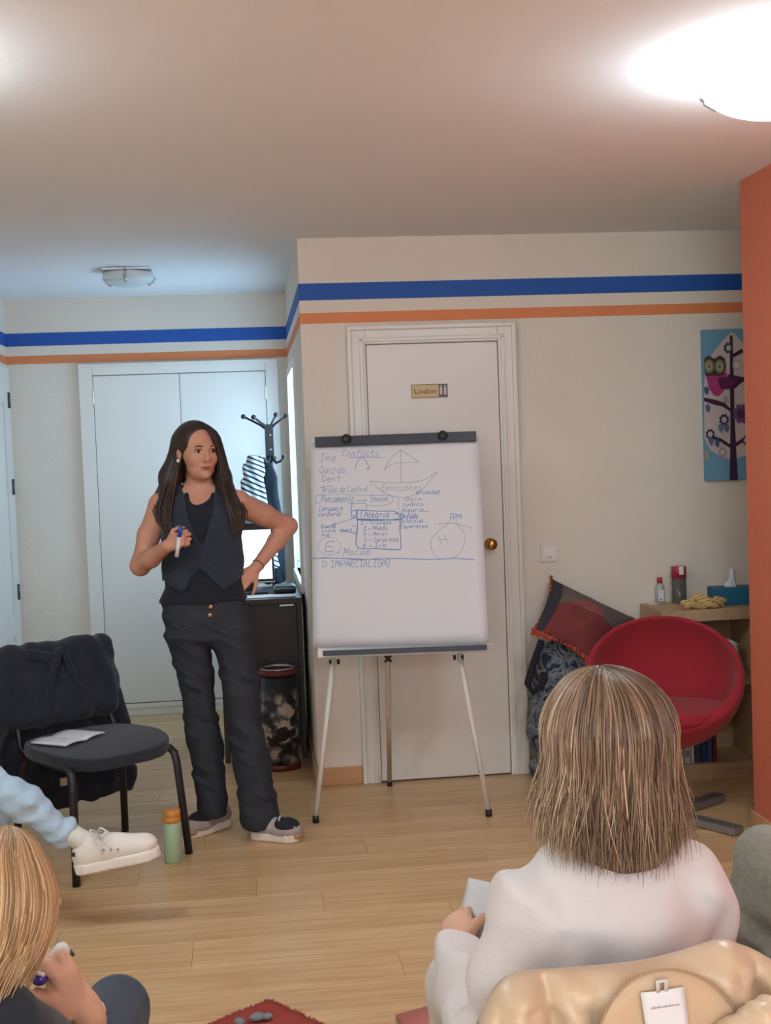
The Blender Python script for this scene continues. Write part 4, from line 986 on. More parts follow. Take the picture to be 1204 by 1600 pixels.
def cushion_mat():
    m = bpy.data.materials.new('patchwork'); m.use_nodes = True; nt = m.node_tree; L = nt.links; b = nt.nodes['Principled BSDF']
    ua = nt.nodes.new('ShaderNodeAttribute'); ua.attribute_name = 'uvw'; sp = nt.nodes.new('ShaderNodeSeparateXYZ'); L.new(ua.outputs['Vector'], sp.inputs[0])
    def gt(sock, v):
        g = nt.nodes.new('ShaderNodeMath'); g.operation = 'GREATER_THAN'; g.inputs[1].default_value = v; L.new(sock, g.inputs[0]); return g.outputs[0]
    def mix(f, c1, c2):
        x = nt.nodes.new('ShaderNodeMix'); x.data_type = 'RGBA'; L.new(f, x.inputs[0])
        for k, c in ((6, c1), (7, c2)):
            if isinstance(c, tuple): x.inputs[k].default_value = (*c, 1)
            else: L.new(c, x.inputs[k])
        return x.outputs[2]
    tc = nt.nodes.new('ShaderNodeTexCoord')
    w = nt.nodes.new('ShaderNodeTexChecker'); w.inputs['Scale'].default_value = 60; L.new(ua.outputs['Vector'], w.inputs['Vector'])
    net = mix(w.outputs['Fac'], srgb(128, 112, 104), srgb(66, 60, 62))
    n = nt.nodes.new('ShaderNodeTexNoise'); n.inputs['Scale'].default_value = 6; L.new(ua.outputs['Vector'], n.inputs['Vector'])
    mar = mix(n.outputs['Fac'], srgb(104, 44, 46), srgb(132, 58, 56))
    # v runs from the upper-right edge (0) to the lower-left edge (1); u from the upper-left corner to the right
    dome = nt.nodes.new('ShaderNodeMath'); dome.operation = 'MULTIPLY_ADD'; dome.inputs[1].default_value = -.06; dome.inputs[2].default_value = .46; L.new(sp.outputs['X'], dome.inputs[0])
    df = nt.nodes.new('ShaderNodeMath'); df.operation = 'SUBTRACT'; L.new(sp.outputs['Y'], df.inputs[0]); L.new(dome.outputs[0], df.inputs[1])
    c = mix(gt(df.outputs[0], 0), net, mar)
    # salmon under the net in the middle
    sx = nt.nodes.new('ShaderNodeVectorMath'); sx.operation = 'DISTANCE'; sx.inputs[1].default_value = (.52, .46, 0); L.new(ua.outputs['Vector'], sx.inputs[0])
    c2 = mix(gt(sx.outputs['Value'], .24), mix(w.outputs['Fac'], srgb(160, 92, 82), srgb(120, 66, 62)), net)
    c = mix(gt(df.outputs[0], 0), c2, mar)
    edge = nt.nodes.new('ShaderNodeMath'); edge.operation = 'MULTIPLY_ADD'; edge.inputs[1].default_value = -1; edge.inputs[2].default_value = .14; L.new(sp.outputs['X'], edge.inputs[0])
    c = mix(gt(edge.outputs[0], 0), c, srgb(50, 50, 58))
    L.new(c, b.inputs['Base Color']); b.inputs['Roughness'].default_value = .9; return m
N = 34; P0, P1, P2, P3 = cq
nrm = np.cross(P1-P0, P3-P0); nrm /= np.linalg.norm(nrm); nrm = nrm if nrm[1] < 0 else -nrm
V = []; UV = []; Fq = []
for side in (1, -1):
    for i in range(N+1):
        for jn in range(N+1):
            u, v = i/N, jn/N
            pin = lambda t: .018*(math.sin(t*math.pi))
            uu = u+(0.5-u)*.10*math.sin(v*math.pi); vv = v+(.5-v)*.10*math.sin(u*math.pi)
            p_ = (P0*(1-uu)+P1*uu)*(1-vv)+(P3*(1-uu)+P2*uu)*vv
            th = .085*(math.sin(u*math.pi)*math.sin(v*math.pi))**.55
            th += .005*math.sin(u*17+v*5)*math.sin(v*math.pi)*math.sin(u*math.pi)
            V.append(p_+nrm*th*side); UV.append((u, v, 0))
M1 = (N+1)*(N+1)
for i in range(N):
    for jn in range(N):
        q = [i*(N+1)+jn, (i+1)*(N+1)+jn, (i+1)*(N+1)+jn+1, i*(N+1)+jn+1]; Fq.append(q); Fq.append([M1+t for t in q[::-1]])
me = np_mesh('cover', V, Fq); at_ = me.attributes.new('uvw', 'FLOAT_VECTOR', 'POINT'); at_.data.foreach_set('vector', np.array(UV, dtype=np.float32).ravel())
bmm = bmesh.new(); bmm.from_mesh(me); bmesh.ops.remove_doubles(bmm, verts=bmm.verts, dist=1e-4); bmesh.ops.recalc_face_normals(bmm, faces=bmm.faces); bmm.to_mesh(me); bmm.free()
obj('cover', me, cushion_mat(), cw)
fr = MB()
for k in range(60):
    t_ = k/59; p_ = P3*(1-t_)+P2*t_; o_ = (P3-P0)/np.linalg.norm(P3-P0)
    p_ = p_-o_*.04*math.sin(t_*math.pi)
    fr.tube([p_-o_*.012, p_+o_*.014+nrm*random.uniform(-.006, .008), p_+o_*(.026+random.uniform(-.006, .008))+nrm*random.uniform(-.01, .014)], [.007, .006, .003], 5)
tag(fr.build('fringe', mat('orange_fringe', srgb(186, 82, 58), .9, .2, .15, 40), cw), kind='stuff')
pk = MB()
for k in range(14):
    t_ = k/13; p_ = P0*(1-t_)+P3*t_; o_ = (P0-P1)/np.linalg.norm(P0-P1); p_ = p_-o_*.03*math.sin(t_*math.pi)
    pk.ball(p_+nrm*.004, (.008, .008, .010), 8)
tag(pk.build('edge_piping', mat('orange_piping', srgb(170, 72, 52), .9), cw), kind='stuff')

# ---- owl picture (canvas print)
pc_ = thing('canvas_picture', (2.33, YM-.02, 1.335), 'canvas picture of a pink owl on a tree branch, half behind the orange wall', 'picture')
PX0, PX1, PZ0, PZ1, PY = 2.131, 2.53, 1.333, 2.038, YM-.028
MB().box((PX0, PY, PZ0), (PX1, YM-.001, PZ1), .002).build('canvas', mat('sky_blue_print', srgb(112, 160, 186), .8, .2, .04, 6), pc_)
LAY = [0]
def flat(name, pts, col):
    LAY[0] += 1; y = PY-.0004*LAY[0]
    return MB().poly([(x_, y, z_) for x_, z_ in pts], (0, -.0003, 0)).build(name, mat('print_%d_%d_%d' % col, srgb(*col), .8, .2), pc_)
def q2(zx, zy):                      # from the zoom of the picture (scale 5.335 at 1040,480) to wall coordinates
    p_ = at(1040+zx/5.335, 480+zy/5.335, YM); return (p_[0], p_[2])
def oval(c, rx, rz, n=22): return [(c[0]+rx*math.cos(2*math.pi*k/n), c[1]+rz*math.sin(2*math.pi*k/n)) for k in range(n)]
cxp = q2(540, 700)[0]
crown = [q2(*t) for t in ((520, 215), (440, 300), (360, 400), (310, 520), (298, 700), (300, 900), (304, 1100), (350, 1190), (430, 1240), (520, 1270))]
flat('crown', crown+[(2*cxp-x_, z_) for x_, z_ in crown[::-1]][1:], (206, 192, 190))
flat('owl_tail', [q2(*t) for t in ((500, 560), (640, 590), (560, 680), (490, 660))], (84, 44, 78))
flat('trunk', [q2(*t) for t in ((512, 240), (535, 240), (548, 700), (556, 1000), (580, 1440), (510, 1440), (518, 1000), (512, 600))], (66, 46, 66))
flat('branch', [q2(*t) for t in ((298, 755), (400, 775), (470, 800), (520, 850), (530, 880), (450, 830), (380, 815), (298, 785))], (70, 48, 68))
flat('branch', [q2(*t) for t in ((535, 395), (610, 350), (625, 380), (540, 425))], (66, 46, 66))
flat('branch', [q2(*t) for t in ((545, 640), (625, 585), (635, 615), (545, 680))], (66, 46, 66))
flat('branch', [q2(*t) for t in ((360, 1070), (440, 1095), (515, 1145), (515, 1175), (430, 1120), (355, 1095))], (66, 46, 66))
flat('branch', [q2(*t) for t in ((545, 1140), (620, 1090), (700, 1060), (700, 1085), (625, 1120), (545, 1175))], (66, 46, 66))
flat('owl_body', [q2(*t) for t in ((310, 560), (480, 545), (505, 600), (480, 680), (420, 745), (380, 740), (335, 670))], (178, 66, 128))
flat('owl_head', [q2(*t) for t in ((300, 430), (340, 405), (380, 435), (430, 405), (468, 430), (480, 500), (460, 570), (310, 580), (296, 500))], (76, 60, 66))
flat('owl_wing', [q2(*t) for t in ((410, 600), (450, 580), (530, 600), (570, 630), (500, 690), (430, 680))], (104, 46, 88))
for ex in (338, 424):
    c_ = q2(ex, 498); flat('owl_eye', oval(c_, .024, .032), (132, 128, 96)); flat('owl_eye_ring', oval(c_, .015, .020), (172, 168, 134)); flat('owl_pupil', oval(c_, .007, .009), (92, 110, 112))
for fx, fz, r_, c1, c2 in ((497, 345, .025, (62, 66, 94), (190, 186, 184)), (566, 485, .024, (190, 184, 182), (224, 218, 214)), (460, 940, .026, (74, 62, 100), (198, 190, 190)), (345, 1060, .024, (66, 60, 94), (190, 184, 186)), (600, 890, .044, (118, 82, 122), (90, 58, 96)), (445, 1210, .022, (178, 148, 146), (214, 198, 194)), (690, 700, .03, (118, 82, 122), (200, 190, 190)), (690, 1180, .026, (74, 62, 100), (198, 190, 190)), (640, 1110, .022, (104, 66, 96), (196, 186, 186))):
    c_ = q2(fx, fz)
    flat('flower', [(c_[0]+r_*(1 if k % 2 else .78)*math.cos(k*math.pi/8), c_[1]+r_*1.15*(1 if k % 2 else .78)*math.sin(k*math.pi/8)) for k in range(16)], c1); flat('flower_centre', oval(c_, r_*.48, r_*.55, 14), c2)
for a_, b_ in (((325, 845), (104, 112, 142)), ((430, 1010), (110, 122, 150)), ((480, 1010), (90, 100, 132)), ((350, 1120), (98, 112, 140)), ((400, 1135), (84, 98, 132)), ((470, 775), (176, 160, 158)), ((312, 700), (84, 94, 124))):
    c_ = q2(*a_); flat('leaf', [(c_[0]-.014, c_[1]+.012), (c_[0], c_[1]+.022), (c_[0]+.012, c_[1]+.006), (c_[0]+.004, c_[1]-.022), (c_[0]-.010, c_[1]-.010)], b_)
flat('yellow_leaf', [q2(*t) for t in ((306, 1180), (330, 1215), (326, 1260), (304, 1280))], (190, 168, 110))

# ---- cloths on the floor at the bottom edge
rc_ = thing('red_cloth', tuple(fl(415, 1640)), 'dark red fringed cloth spread on the floor with grey stones', 'cloth')
A0, A1, A2, A3 = fl(420, 1566), fl(520, 1612), fl(420, 1690), fl(275, 1626)
G = [[(A0*(1-u)+A1*u)*(1-v)+(A3*(1-u)+A2*u)*v+np.array([0, 0, .004+.004*math.sin(u*9+v*4)**2]) for v in np.linspace(0, 1, 16)] for u in np.linspace(0, 1, 16)]
sheet('cloth', G, .003, mat('dark_red_cloth', srgb(152, 66, 58), .9, .2, .12, 25, .3, 200), rc_)
fr = MB()
for e0, e1 in ((A0, A1), (A0, A3)):
    o_ = (e0-A2); o_ /= np.linalg.norm(o_)
    for k in range(40):
        b_ = e0+(e1-e0)*(k+random.random())/40
        fr.tube([b_+np.array([0, 0, .006]), b_+o_*.010+np.array([random.uniform(-.006, .006), 0, .004]), b_+o_*.018+np.array([random.uniform(-.008, .008), 0, .003])], [.003, .0025, .0015], 5)
tag(fr.build('fringe', mat('red_fringe', srgb(160, 84, 70), .9), rc_), kind='stuff')
M_stone = mat('grey_stone', srgb(124, 130, 134), .7, .3, .15, 20)
for k, (px, py, s_) in enumerate(((402, 1593, 1.0), (418, 1592, .8), (375, 1600, .9))):
    c_ = fl(px, py, .012)
    sd = SDF(c_-.04, c_+.04, .004); sd.add(ell(c_+np.array([0, 0, .007]), (.022*s_, .017*s_, .011*s_), rot_z(k*.9)), .004); sd.push(folds([((.5, .7, .3), .03, .0012, 1.0)]))
    tag(sd.build('pebble', M_stone), ['largest grey pebble on the red cloth', 'grey pebble at the right on the red cloth', 'grey pebble at the left on the red cloth'][k], 'stone', 'pebbles on the red cloth')
B0, B1, B2, B3 = fl(618, 1592), fl(712, 1566), fl(800, 1640), fl(690, 1690)
fm = thing('pink_folder', tuple((B0+B2)/2), 'dusty pink folder lying on the floor by the white sleeve', 'folder')
for k, z in enumerate((.004, .010)):
    G = [[(B0*(1-u)+B1*u)*(1-v)+(B3*(1-u)+B2*u)*v+np.array([0, 0, z]) for v in np.linspace(0, 1, 4)] for u in np.linspace(0, 1, 4)]
    sheet('cover', G, .003, mat('dusty_pink_card', srgb(196, 116, 108), .6, .3, .04, 8), fm)
G = [[(B0*(1-u)+B1*u)*(1-v)+(B3*(1-u)+B2*u)*v+np.array([0, 0, .0072]) for v in np.linspace(0.02, .98, 4)] for u in np.linspace(0.02, .98, 4)]
sheet('sheets', G, .0025, M_paper, fm)
# ================================================================== PEOPLE
M_skin = mat('skin', srgb(196, 142, 118), .55, .35, .06, 18)
M_skin2 = mat('skin_light', srgb(214, 168, 140), .55, .35, .05, 18)
def T3(o, R):
    """local point -> world for a frame at o with rotation R"""
    o = np.asarray(o, float); return lambda x, y, z: o+R@np.array([x, y, z], float)
def head_prims(o, R, s=1.0):
    """face towards local -Y; o is the middle of the skull at eye level"""
    L = T3(o, R*s); E = lambda c, r, k: (ell(L(*c), np.array(r)*s, R), k*s); C = lambda a, b, ra, rb, k: (cone(L(*a), L(*b), ra*s, rb*s), k*s)
    A = [E((0, .015, .032), (.073, .091, .083), .01), E((0, -.028, -.030), (.058, .060, .085), .03), E((0, -.038, -.078), (.042, .044, .032), .03), E((0, -.080, -.098), (.017, .013, .013), .02),
         E((.036, -.060, -.030), (.025, .022, .024), .02), E((-.036, -.060, -.030), (.025, .022, .024), .02), C((-.032, -.080, .014), (.032, -.080, .014), .011, .011, .015),
         C((0, -.086, .004), (0, -.106, -.034), .006, .0105, .010), E((.011, -.094, -.037), (.008, .008, .007), .006), E((-.011, -.094, -.037), (.008, .008, .007), .006),
         C((-.020, -.084, -.0625), (.020, -.084, -.0625), .005, .005, .006), C((-.018, -.084, -.072), (.018, -.084, -.072), .006, .006, .006),
         E((.073, .012, -.012), (.008, .017, .029), .006), E((-.073, .012, -.012), (.008, .017, .029), .006)]
    cuts = [E((.031, -.096, -.002), (.017, .013, .0105), .010), E((-.031, -.096, -.002), (.017, .013, .0105), .010)]
    return A, cuts
def face_parts(o, R, s, parent, lip=(176, 104, 94), brow=(92, 66, 54)):
    L = T3(o, R*s)
    for x in (-.031, .031):
        e = MB().ball(L(x, -.0745, -.002), .0115*s, 14).build('eye', mat('eye_white', srgb(176, 160, 152), .3), parent)
        MB().ball(L(x+.001, -.0815, -.002), .0072*s, 10).build('iris', mat('iris_brown', srgb(52, 36, 30), .2), e)
        MB().tube([L(x-.017, -.081, .001), L(x-.008, -.0885, .0075), L(x+.006, -.0885, .0075), L(x+.017, -.081, .000)], [.0018*s, .0028*s, .0028*s, .0018*s], 6).build('eyelid', mat('eyelid', srgb(132, 90, 76), .6), parent)
        sx = 1 if x > 0 else -1
        MB().tube([L(x-sx*.016, -.0925, .017), L(x, -.0945, .0205), L(x+sx*.018, -.085, .0165)], [.0022*s, .003*s, .0014*s], 6).build('eyebrow', mat('eyebrow', srgb(*brow), .8), parent)
    ml = MB(); ml.tube([L(-.026, -.0845, -.0665), L(-.012, -.0905, -.0628), L(0, -.0925, -.0638), L(.012, -.0905, -.0628), L(.026, -.0845, -.0665)], [.0015*s, .0034*s, .0036*s, .0034*s, .0015*s], 8)
    ml.tube([L(-.023, -.0855, -.0675), L(-.010, -.0905, -.0735), L(.010, -.0905, -.0735), L(.023, -.0855, -.0675)], [.0015*s, .004*s, .004*s, .0015*s], 8)
    MB().tube([L(-.022, -.0875, -.067), L(0, -.0938, -.0680), L(.022, -.0875, -.067)], [.001*s, .0022*s, .001*s], 6).build('mouth_gap', mat('mouth_dark', srgb(92, 48, 46), .6), parent)
    ml.build('lips', mat('lips', srgb(*lip), .5), parent)
def finger(base, d, up, lens, bends, r0, r1, k=.004):
    """a chain of three bones from base; bends turn the direction about d x up"""
    P = np.asarray(base, float); d = np.asarray(d, float)/np.linalg.norm(d); ax = np.cross(d, up); ax /= np.linalg.norm(ax); out = []
    n = len(lens); rr = np.linspace(r0, r1, n+1)
    for i in range(n):
        d = rot_axis(ax, bends[i])@d; Q = P+d*lens[i]; out.append((cone(P, Q, rr[i], rr[i+1]), k)); P = Q
    return out
def hand_prims(w, d, up, thumb, s=1.0, curl=(.5, .9, .7), tcurl=(.3, .3), spread=.05):
    """w wrist, d towards the fingers, up = back of the hand, thumb = side on which the thumb leaves; fingers bend away from up"""
    w = np.asarray(w, float); d = np.asarray(d, float); d /= np.linalg.norm(d); up = np.asarray(up, float); up -= d*(up@d); up /= np.linalg.norm(up)
    th = np.cross(d, up); th = th if th@np.asarray(thumb, float) > 0 else -th
    Rm = np.stack([th, d, up], 1); A = [(cone(w-d*.02*s, w+d*.015*s, .024*s, .023*s), .012), (ell(w+d*.048*s, np.array([.039, .050, .0155])*s, Rm), .012), (ell(w+d*.035*s+th*.022*s-up*.006*s, np.array([.017, .032, .014])*s, Rm), .01)]
    sgn = 1.0
    ax = np.cross(d, up)
    # bending must turn d towards -up
    test = rot_axis(ax, .3)@d
    if test@up > 0: sgn = -1.0
    for i, (o_, L_) in enumerate(((.028, .95), (.010, 1.05), (-.009, 1.0), (-.026, .78))):
        b = w+d*(.085-.006*abs(i-1))*s+th*o_*s; dd = d+th*spread*(1.2-i*.8)
        out = []
        P = b; dr = dd/np.linalg.norm(dd); rr = np.array([.0092, .0085, .0078, .0066])*s
        for j_, ln in enumerate((.042, .027, .021)):
            dr = rot_axis(ax, sgn*curl[j_])@dr; Q = P+dr*ln*L_*s; A.append((cone(P, Q, rr[j_], rr[j_+1]), .004)); P = Q
    P = w+d*.022*s+th*.030*s; dr = d*.75+th*.65-up*.15; dr /= np.linalg.norm(dr); ax2 = np.cross(dr, -th*.6-up*.8+d*.1)
    ax2 /= np.linalg.norm(ax2)
    for j_, ln in enumerate((.036, .030, .024)):
        if j_: dr = rot_axis(ax2, tcurl[j_-1])@dr
        Q = P+dr*ln*s; A.append((cone(P, Q, (.0115, .0098, .0088)[j_]*s, (.0098, .0088, .007)[j_]*s), .005)); P = Q
    return A
def smooth_path(pts, n=18):
    P = np.asarray(pts, float); k = len(P); t = np.linspace(0, k-1-1e-6, n); out = []
    for x in t:
        i = int(x); f = x-i; p0, p1, p2, p3 = P[max(i-1, 0)], P[i], P[min(i+1, k-1)], P[min(i+2, k-1)]
        out.append(.5*((2*p1)+(-p0+p2)*f+(2*p0-5*p1+4*p2-p3)*f*f+(-p0+3*p1-3*p2+p3)*f**3))
    return np.array(out)
def strand_mesh(name, polys, r, m, parent, shades, n=4, tip=.25):
    P = np.asarray(polys); S, K = P.shape[:2]
    prof = np.concatenate([np.linspace(.7, 1, K//3), np.ones(K-K//3-K//3), np.linspace(1, tip, K//3)])
    rr = np.asarray(r)[:, None]*prof[None, :]
    V, Q = tubes(P, rr, n)
    sh_ = (np.asarray(shades)[:, None]+np.linspace(-.12, .12, K)[None, :])
    return obj(name, np_mesh(name, V, Q, attr=np.repeat(np.clip(sh_, 0, 1).ravel(), n)), m, parent)
def between(guides, n, jit, K=18, rs=NR, clump=0.0):
    """n strands interpolated between neighbouring guide paths"""
    G = np.stack([smooth_path(g, K) for g in guides]); out = []
    for _ in range(n):
        u = rs.uniform(0, len(G)-1-1e-6); i = int(u); f = u-i
        p = G[i]*(1-f)+G[i+1]*f
        ph = rs.uniform(0, 6.28, 3); am = jit*rs.uniform(.3, 1.0)
        t = np.linspace(0, 1, K)
        w = np.stack([np.sin(t*5+ph[0]), np.sin(t*4+ph[1]), .3*np.sin(t*3+ph[2])], 1)*am*(.35+t[:, None])
        off = rs.normal(0, jit*.5, 3)[None, :]*np.ones((K, 1))
        L_ = rs.uniform(.82, 1.06); q = p+w+off
        tt = np.clip(t*L_, 0, 1); q = np.stack([np.interp(tt, t, q[:, k]) for k in range(3)], 1)
        out.append(q)
    return out
def poly_sdf2(X, Z, pts):
    """signed distance to a polygon in a plane (negative inside); X, Z broadcast together"""
    P = np.asarray(pts, float); d = np.full(np.broadcast(X, Z).shape, 1e9); s = np.ones_like(d); n = len(P)
    for i in range(n):
        a = P[i]; b = P[i-1]; e = b-a; wx = X-a[0]; wz = Z-a[1]
        t = np.clip((wx*e[0]+wz*e[1])/(e@e), 0, 1); d = np.minimum(d, (wx-e[0]*t)**2+(wz-e[1]*t)**2)
        c1 = Z >= a[1]; c2 = Z < b[1]; c3 = e[0]*wz > e[1]*wx
        fl_ = (c1 & c2 & c3) | (~c1 & ~c2 & ~c3); s = np.where(fl_, -s, s)
    return s*np.sqrt(d)

# ------------------------------------------------------------------ the standing speaker
WY = 5.17
def Pw(px, py, dy=0.0): return at(px, py, WY+dy)
def prow(py, xl, xr, ry, dy=0.0, shrink=0.0):
    a, b = Pw(xl, py, dy), Pw(xr, py, dy); return ((a[2]+b[2])/2, (a[0]+b[0])/2, WY+dy, (b[0]-a[0])/2-shrink, ry-shrink)
sp_ = thing('person', (-.08, 5.18, 0), 'standing woman with long brown hair, black vest and dark jeans, hand on hip', 'person')
torso = [prow(944, 254, 384, .116, 0), prow(915, 254, 382, .118), prow(880, 256, 378, .113), prow(850, 255, 377, .118, -.005), prow(822, 254, 376, .122, -.012), prow(798, 255, 374, .108, -.005), prow(783, 260, 368, .085, .01), prow(773, 272, 356, .065, .015), prow(767, 284, 342, .052, .02)]
pelvis = [prow(1006, 290, 372, .075, .01), prow(996, 268, 388, .108, .01), prow(982, 257, 392, .122, .012), prow(965, 254, 391, .124, .01), prow(940, 254, 385, .117, .005), prow(928, 256, 382, .115, .005)]
lgL = [prow(1273, 310, 355, .072, .055), prow(1261, 309, 355, .074, .055), prow(1220, 303, 353, .073, .06), prow(1182, 297, 351, .074, .05), prow(1140, 289, 344, .074, .035), prow(1104, 284, 337, .077, .025), prow(1060, 277, 334, .085, .02), prow(1025, 268, 331, .098, .015), prow(990, 257, 326, .112, .01), prow(968, 266, 322, .095, .01), prow(952, 280, 315, .07, .01)]
lgR = [prow(1291, 379, 438, .078, -.075), prow(1280, 376, 438, .080, -.075), prow(1240, 371, 430, .077, -.065), prow(1182, 361, 419, .076, -.055), prow(1140, 356, 411, .076, -.045), prow(1104, 351, 407, .079, -.035), prow(1060, 345, 404, .088, -.02), prow(1025, 337, 400, .100, -.01), prow(990, 325, 394, .112, .0), prow(968, 328, 384, .095, .0), prow(952, 334, 370, .07, .0)]
HO = Pw(307.5, 704, .0); HR = rot_z(math.radians(26))@rot_axis((1, 0, 0), .03)
bd = SDF((-.60, 4.72, .05), (.32, 5.52, 1.70), .0045)
bd.add(loft(torso, grow=-.014), .02)
bd.add(loft(pelvis, grow=-.016), .03)
A, cuts = head_prims(HO, HR)
for p_, k in A: bd.add(p_, k)
for p_, k in cuts: bd.cut(p_, k)
bd.add(cone(Pw(311, 738, .025), Pw(312, 775, .03), .050, .056), .02)
shL, shR = Pw(252, 789, .02), Pw(371, 786, .02)
bd.add(cone(Pw(305, 768, .03), shL, .045, .046), .025); bd.add(cone(Pw(322, 768, .03), shR, .045, .046), .025)
eL, wL = Pw(219, 884, -.02), Pw(262, 853, -.20)
for a, b, ra, rb in ((shL, (shL+eL)/2+np.array([-.008, 0, 0]), .049, .043), ((shL+eL)/2+np.array([-.008, 0, 0]), eL, .043, .037), (eL, eL*.6+wL*.4, .038, .036), (eL*.6+wL*.4, wL, .036, .024)): bd.add(cone(a, b, ra, rb), .02)
eR, wR = Pw(450, 822, .17), Pw(398, 889, .03)
for a, b, ra, rb in ((shR, (shR+eR)/2, .049, .044), ((shR+eR)/2, eR, .044, .036), (eR, eR*.65+wR*.35, .037, .035), (eR*.65+wR*.35, wR, .035, .023)): bd.add(cone(a, b, ra, rb), .02)
# right fist closed round the marker; left hand on the hip
mk0, mk1 = Pw(282, 822, -.245), Pw(276, 870, -.235); ma = (mk0-mk1)/np.linalg.norm(mk0-mk1)
dirh = (Pw(283, 842, -.235)-wL); dirh /= np.linalg.norm(dirh)
side = np.cross(dirh, ma); side = side/np.linalg.norm(side)
upv = side if side[1] < 0 else -side
for p_, k in hand_prims(wL+dirh*.004, dirh, upv*1.0, ma, .84, (1.15, 1.35, .9), (.7, .6)): bd.add(p_, k)
hipd = Pw(377, 906, -.02)-wR
for p_, k in hand_prims(wR, hipd+np.array([0, 0, -.01]), np.array([.55, -.35, .5]), np.array([.2, .7, -.2]), .86, (.25, .35, .3), (.2, .2)): bd.add(p_, k)
bd.add(loft(lgL, grow=-.020), .02); bd.add(loft(lgR, grow=-.020), .02)
bd.build('body', M_skin, sp_, 1)
face_parts(HO, HR, 1.0, sp_)
Lh = T3(HO, HR)
for x in (-.082,): MB().ball(Lh(x, .0, -.038), .0075, 10).build('earring', mat('pearl', srgb(230, 225, 218), .2), sp_)
# tank top
tk = SDF((-.52, 4.98, .90), (.16, 5.40, 1.46), .006)
tk.add(loft([prow(938, 247, 389, .130, 0)]+torso[1:], grow=-.004), .01)
tk.add(cone(Pw(285, 768, .02), Pw(262, 784, .025), .030, .028), .015); tk.add(cone(Pw(337, 768, .02), Pw(362, 783, .025), .030, .028), .015)
tk.cut(ell(Pw(310, 758, -.10), (.064, .13, .080)), .006); tk.cut(ell(Pw(310, 742, -.06), (.064, .13, .085)), .006)
tk.cut(cone(Pw(311, 738, .025), Pw(312, 766, .03), .046, .050), .004)
tk.push(folds([((.7, .2, 1), .11, .002, .8), ((1, 0, -.5), .09, .0015, 1.0)]))
tk.build('tank_top', mat('black_knit', srgb(32, 36, 44), .9, .2, .1, 40, sheen=.1), sp_, 1)
# vest
front = lambda pts: [(float(at(x_, y_, WY-.11)[0]), float(at(x_, y_, WY-.11)[2])) for x_, y_ in pts]
V_open = front(((283, 750), (286, 775), (293, 805), (311, 850), (319, 850), (330, 805), (334, 775), (338, 750)))
V_bot = front(((225, 902), (250, 908), (284, 927), (311, 888), (321, 893), (349, 922), (378, 904), (400, 900), (400, 990), (225, 990)))
vs = SDF((-.52, 4.96, .90), (.16, 5.42, 1.46), .006)
vs.add(loft(torso, grow=.006), .01)
vs.add(cone(Pw(280, 770, .02), Pw(262, 783, .025), .036, .034), .015); vs.add(cone(Pw(341, 769, .02), Pw(362, 782, .025), .036, .034), .015)
def vest_keep(X, Y, Z):
    d1 = -poly_sdf2(X[:, 0, :], Z[0], V_open) if False else None
    x2 = X[:, 0, :]; z2 = Z[0, 0, :][None, :]
    a_ = -poly_sdf2(x2, z2, V_open)[:, None, :]; b_ = -poly_sdf2(x2, z2, V_bot)[:, None, :]
    fr_ = np.clip((Y-(WY-.01))/.02, 0, 1)                       # the openings are only in the front
    zb = Pw(320, 905)[2]
    return np.maximum(np.where(fr_ < .5, a_, -1.0), b_*(1-fr_)+(zb-Z)*fr_)
vs.keep(vest_keep, .002)
vs.cut(cone(Pw(311, 738, .025), Pw(312, 764, .03), .054, .058), .004)
vs.push(folds([((.8, .2, .8), .15, .002, .8), ((1, 0, -.35), .12, .0018, 1.0)]))
vst = vs.build('vest', mat('navy_suiting', srgb(42, 49, 62), .85, .25, .08, 30, sheen=.15), sp_, 1)
for px, py in ((321, 884), (329, 884)): MB().ball(Pw(px, py, -.128), (.005, .003, .005), 10).build('button', mat('dark_button', srgb(70, 70, 76), .3), vst)
# jeans
jn = SDF((-.50, 4.90, .03), (.20, 5.46, 1.02), .006)
jn.add(loft(pelvis, grow=.002), .02)
jn.add(loft(lgL), .016); jn.add(loft(lgR), .016)
jn.push(folds([((.3, .3, 1), .095, .0028, 1.4), ((1, .2, .6), .13, .003, 1.0), ((.5, 0, 1), .05, .0012, 1.2)]))
jns = jn.build('jeans', mat('black_denim', srgb(52, 55, 61), .9, .2, .18, 16, .2, 180), sp_, 1)
for px, py in ((329, 948), (328, 961)): MB().lathe([(0, 0), (.009, 0), (.010, .003), (.006, .006), (0, .006)], tuple(Pw(px, py, -.117)), 14, M=Matrix.Rotation(math.pi/2, 4, 'X')).build('jeans_button', mat('copper_button', srgb(176, 132, 100), .3, .5, metal=.6), jns)
for xl, xr, py in ((268, 300, 975), (345, 380, 972)):
    MB().tube([Pw(xl, py, -.118), Pw((xl+xr)/2, py+9, -.124), Pw(xr, py+4, -.118)], .0016, 5).build('pocket_seam', mat('seam_thread', srgb(70, 72, 78), .9), jns)
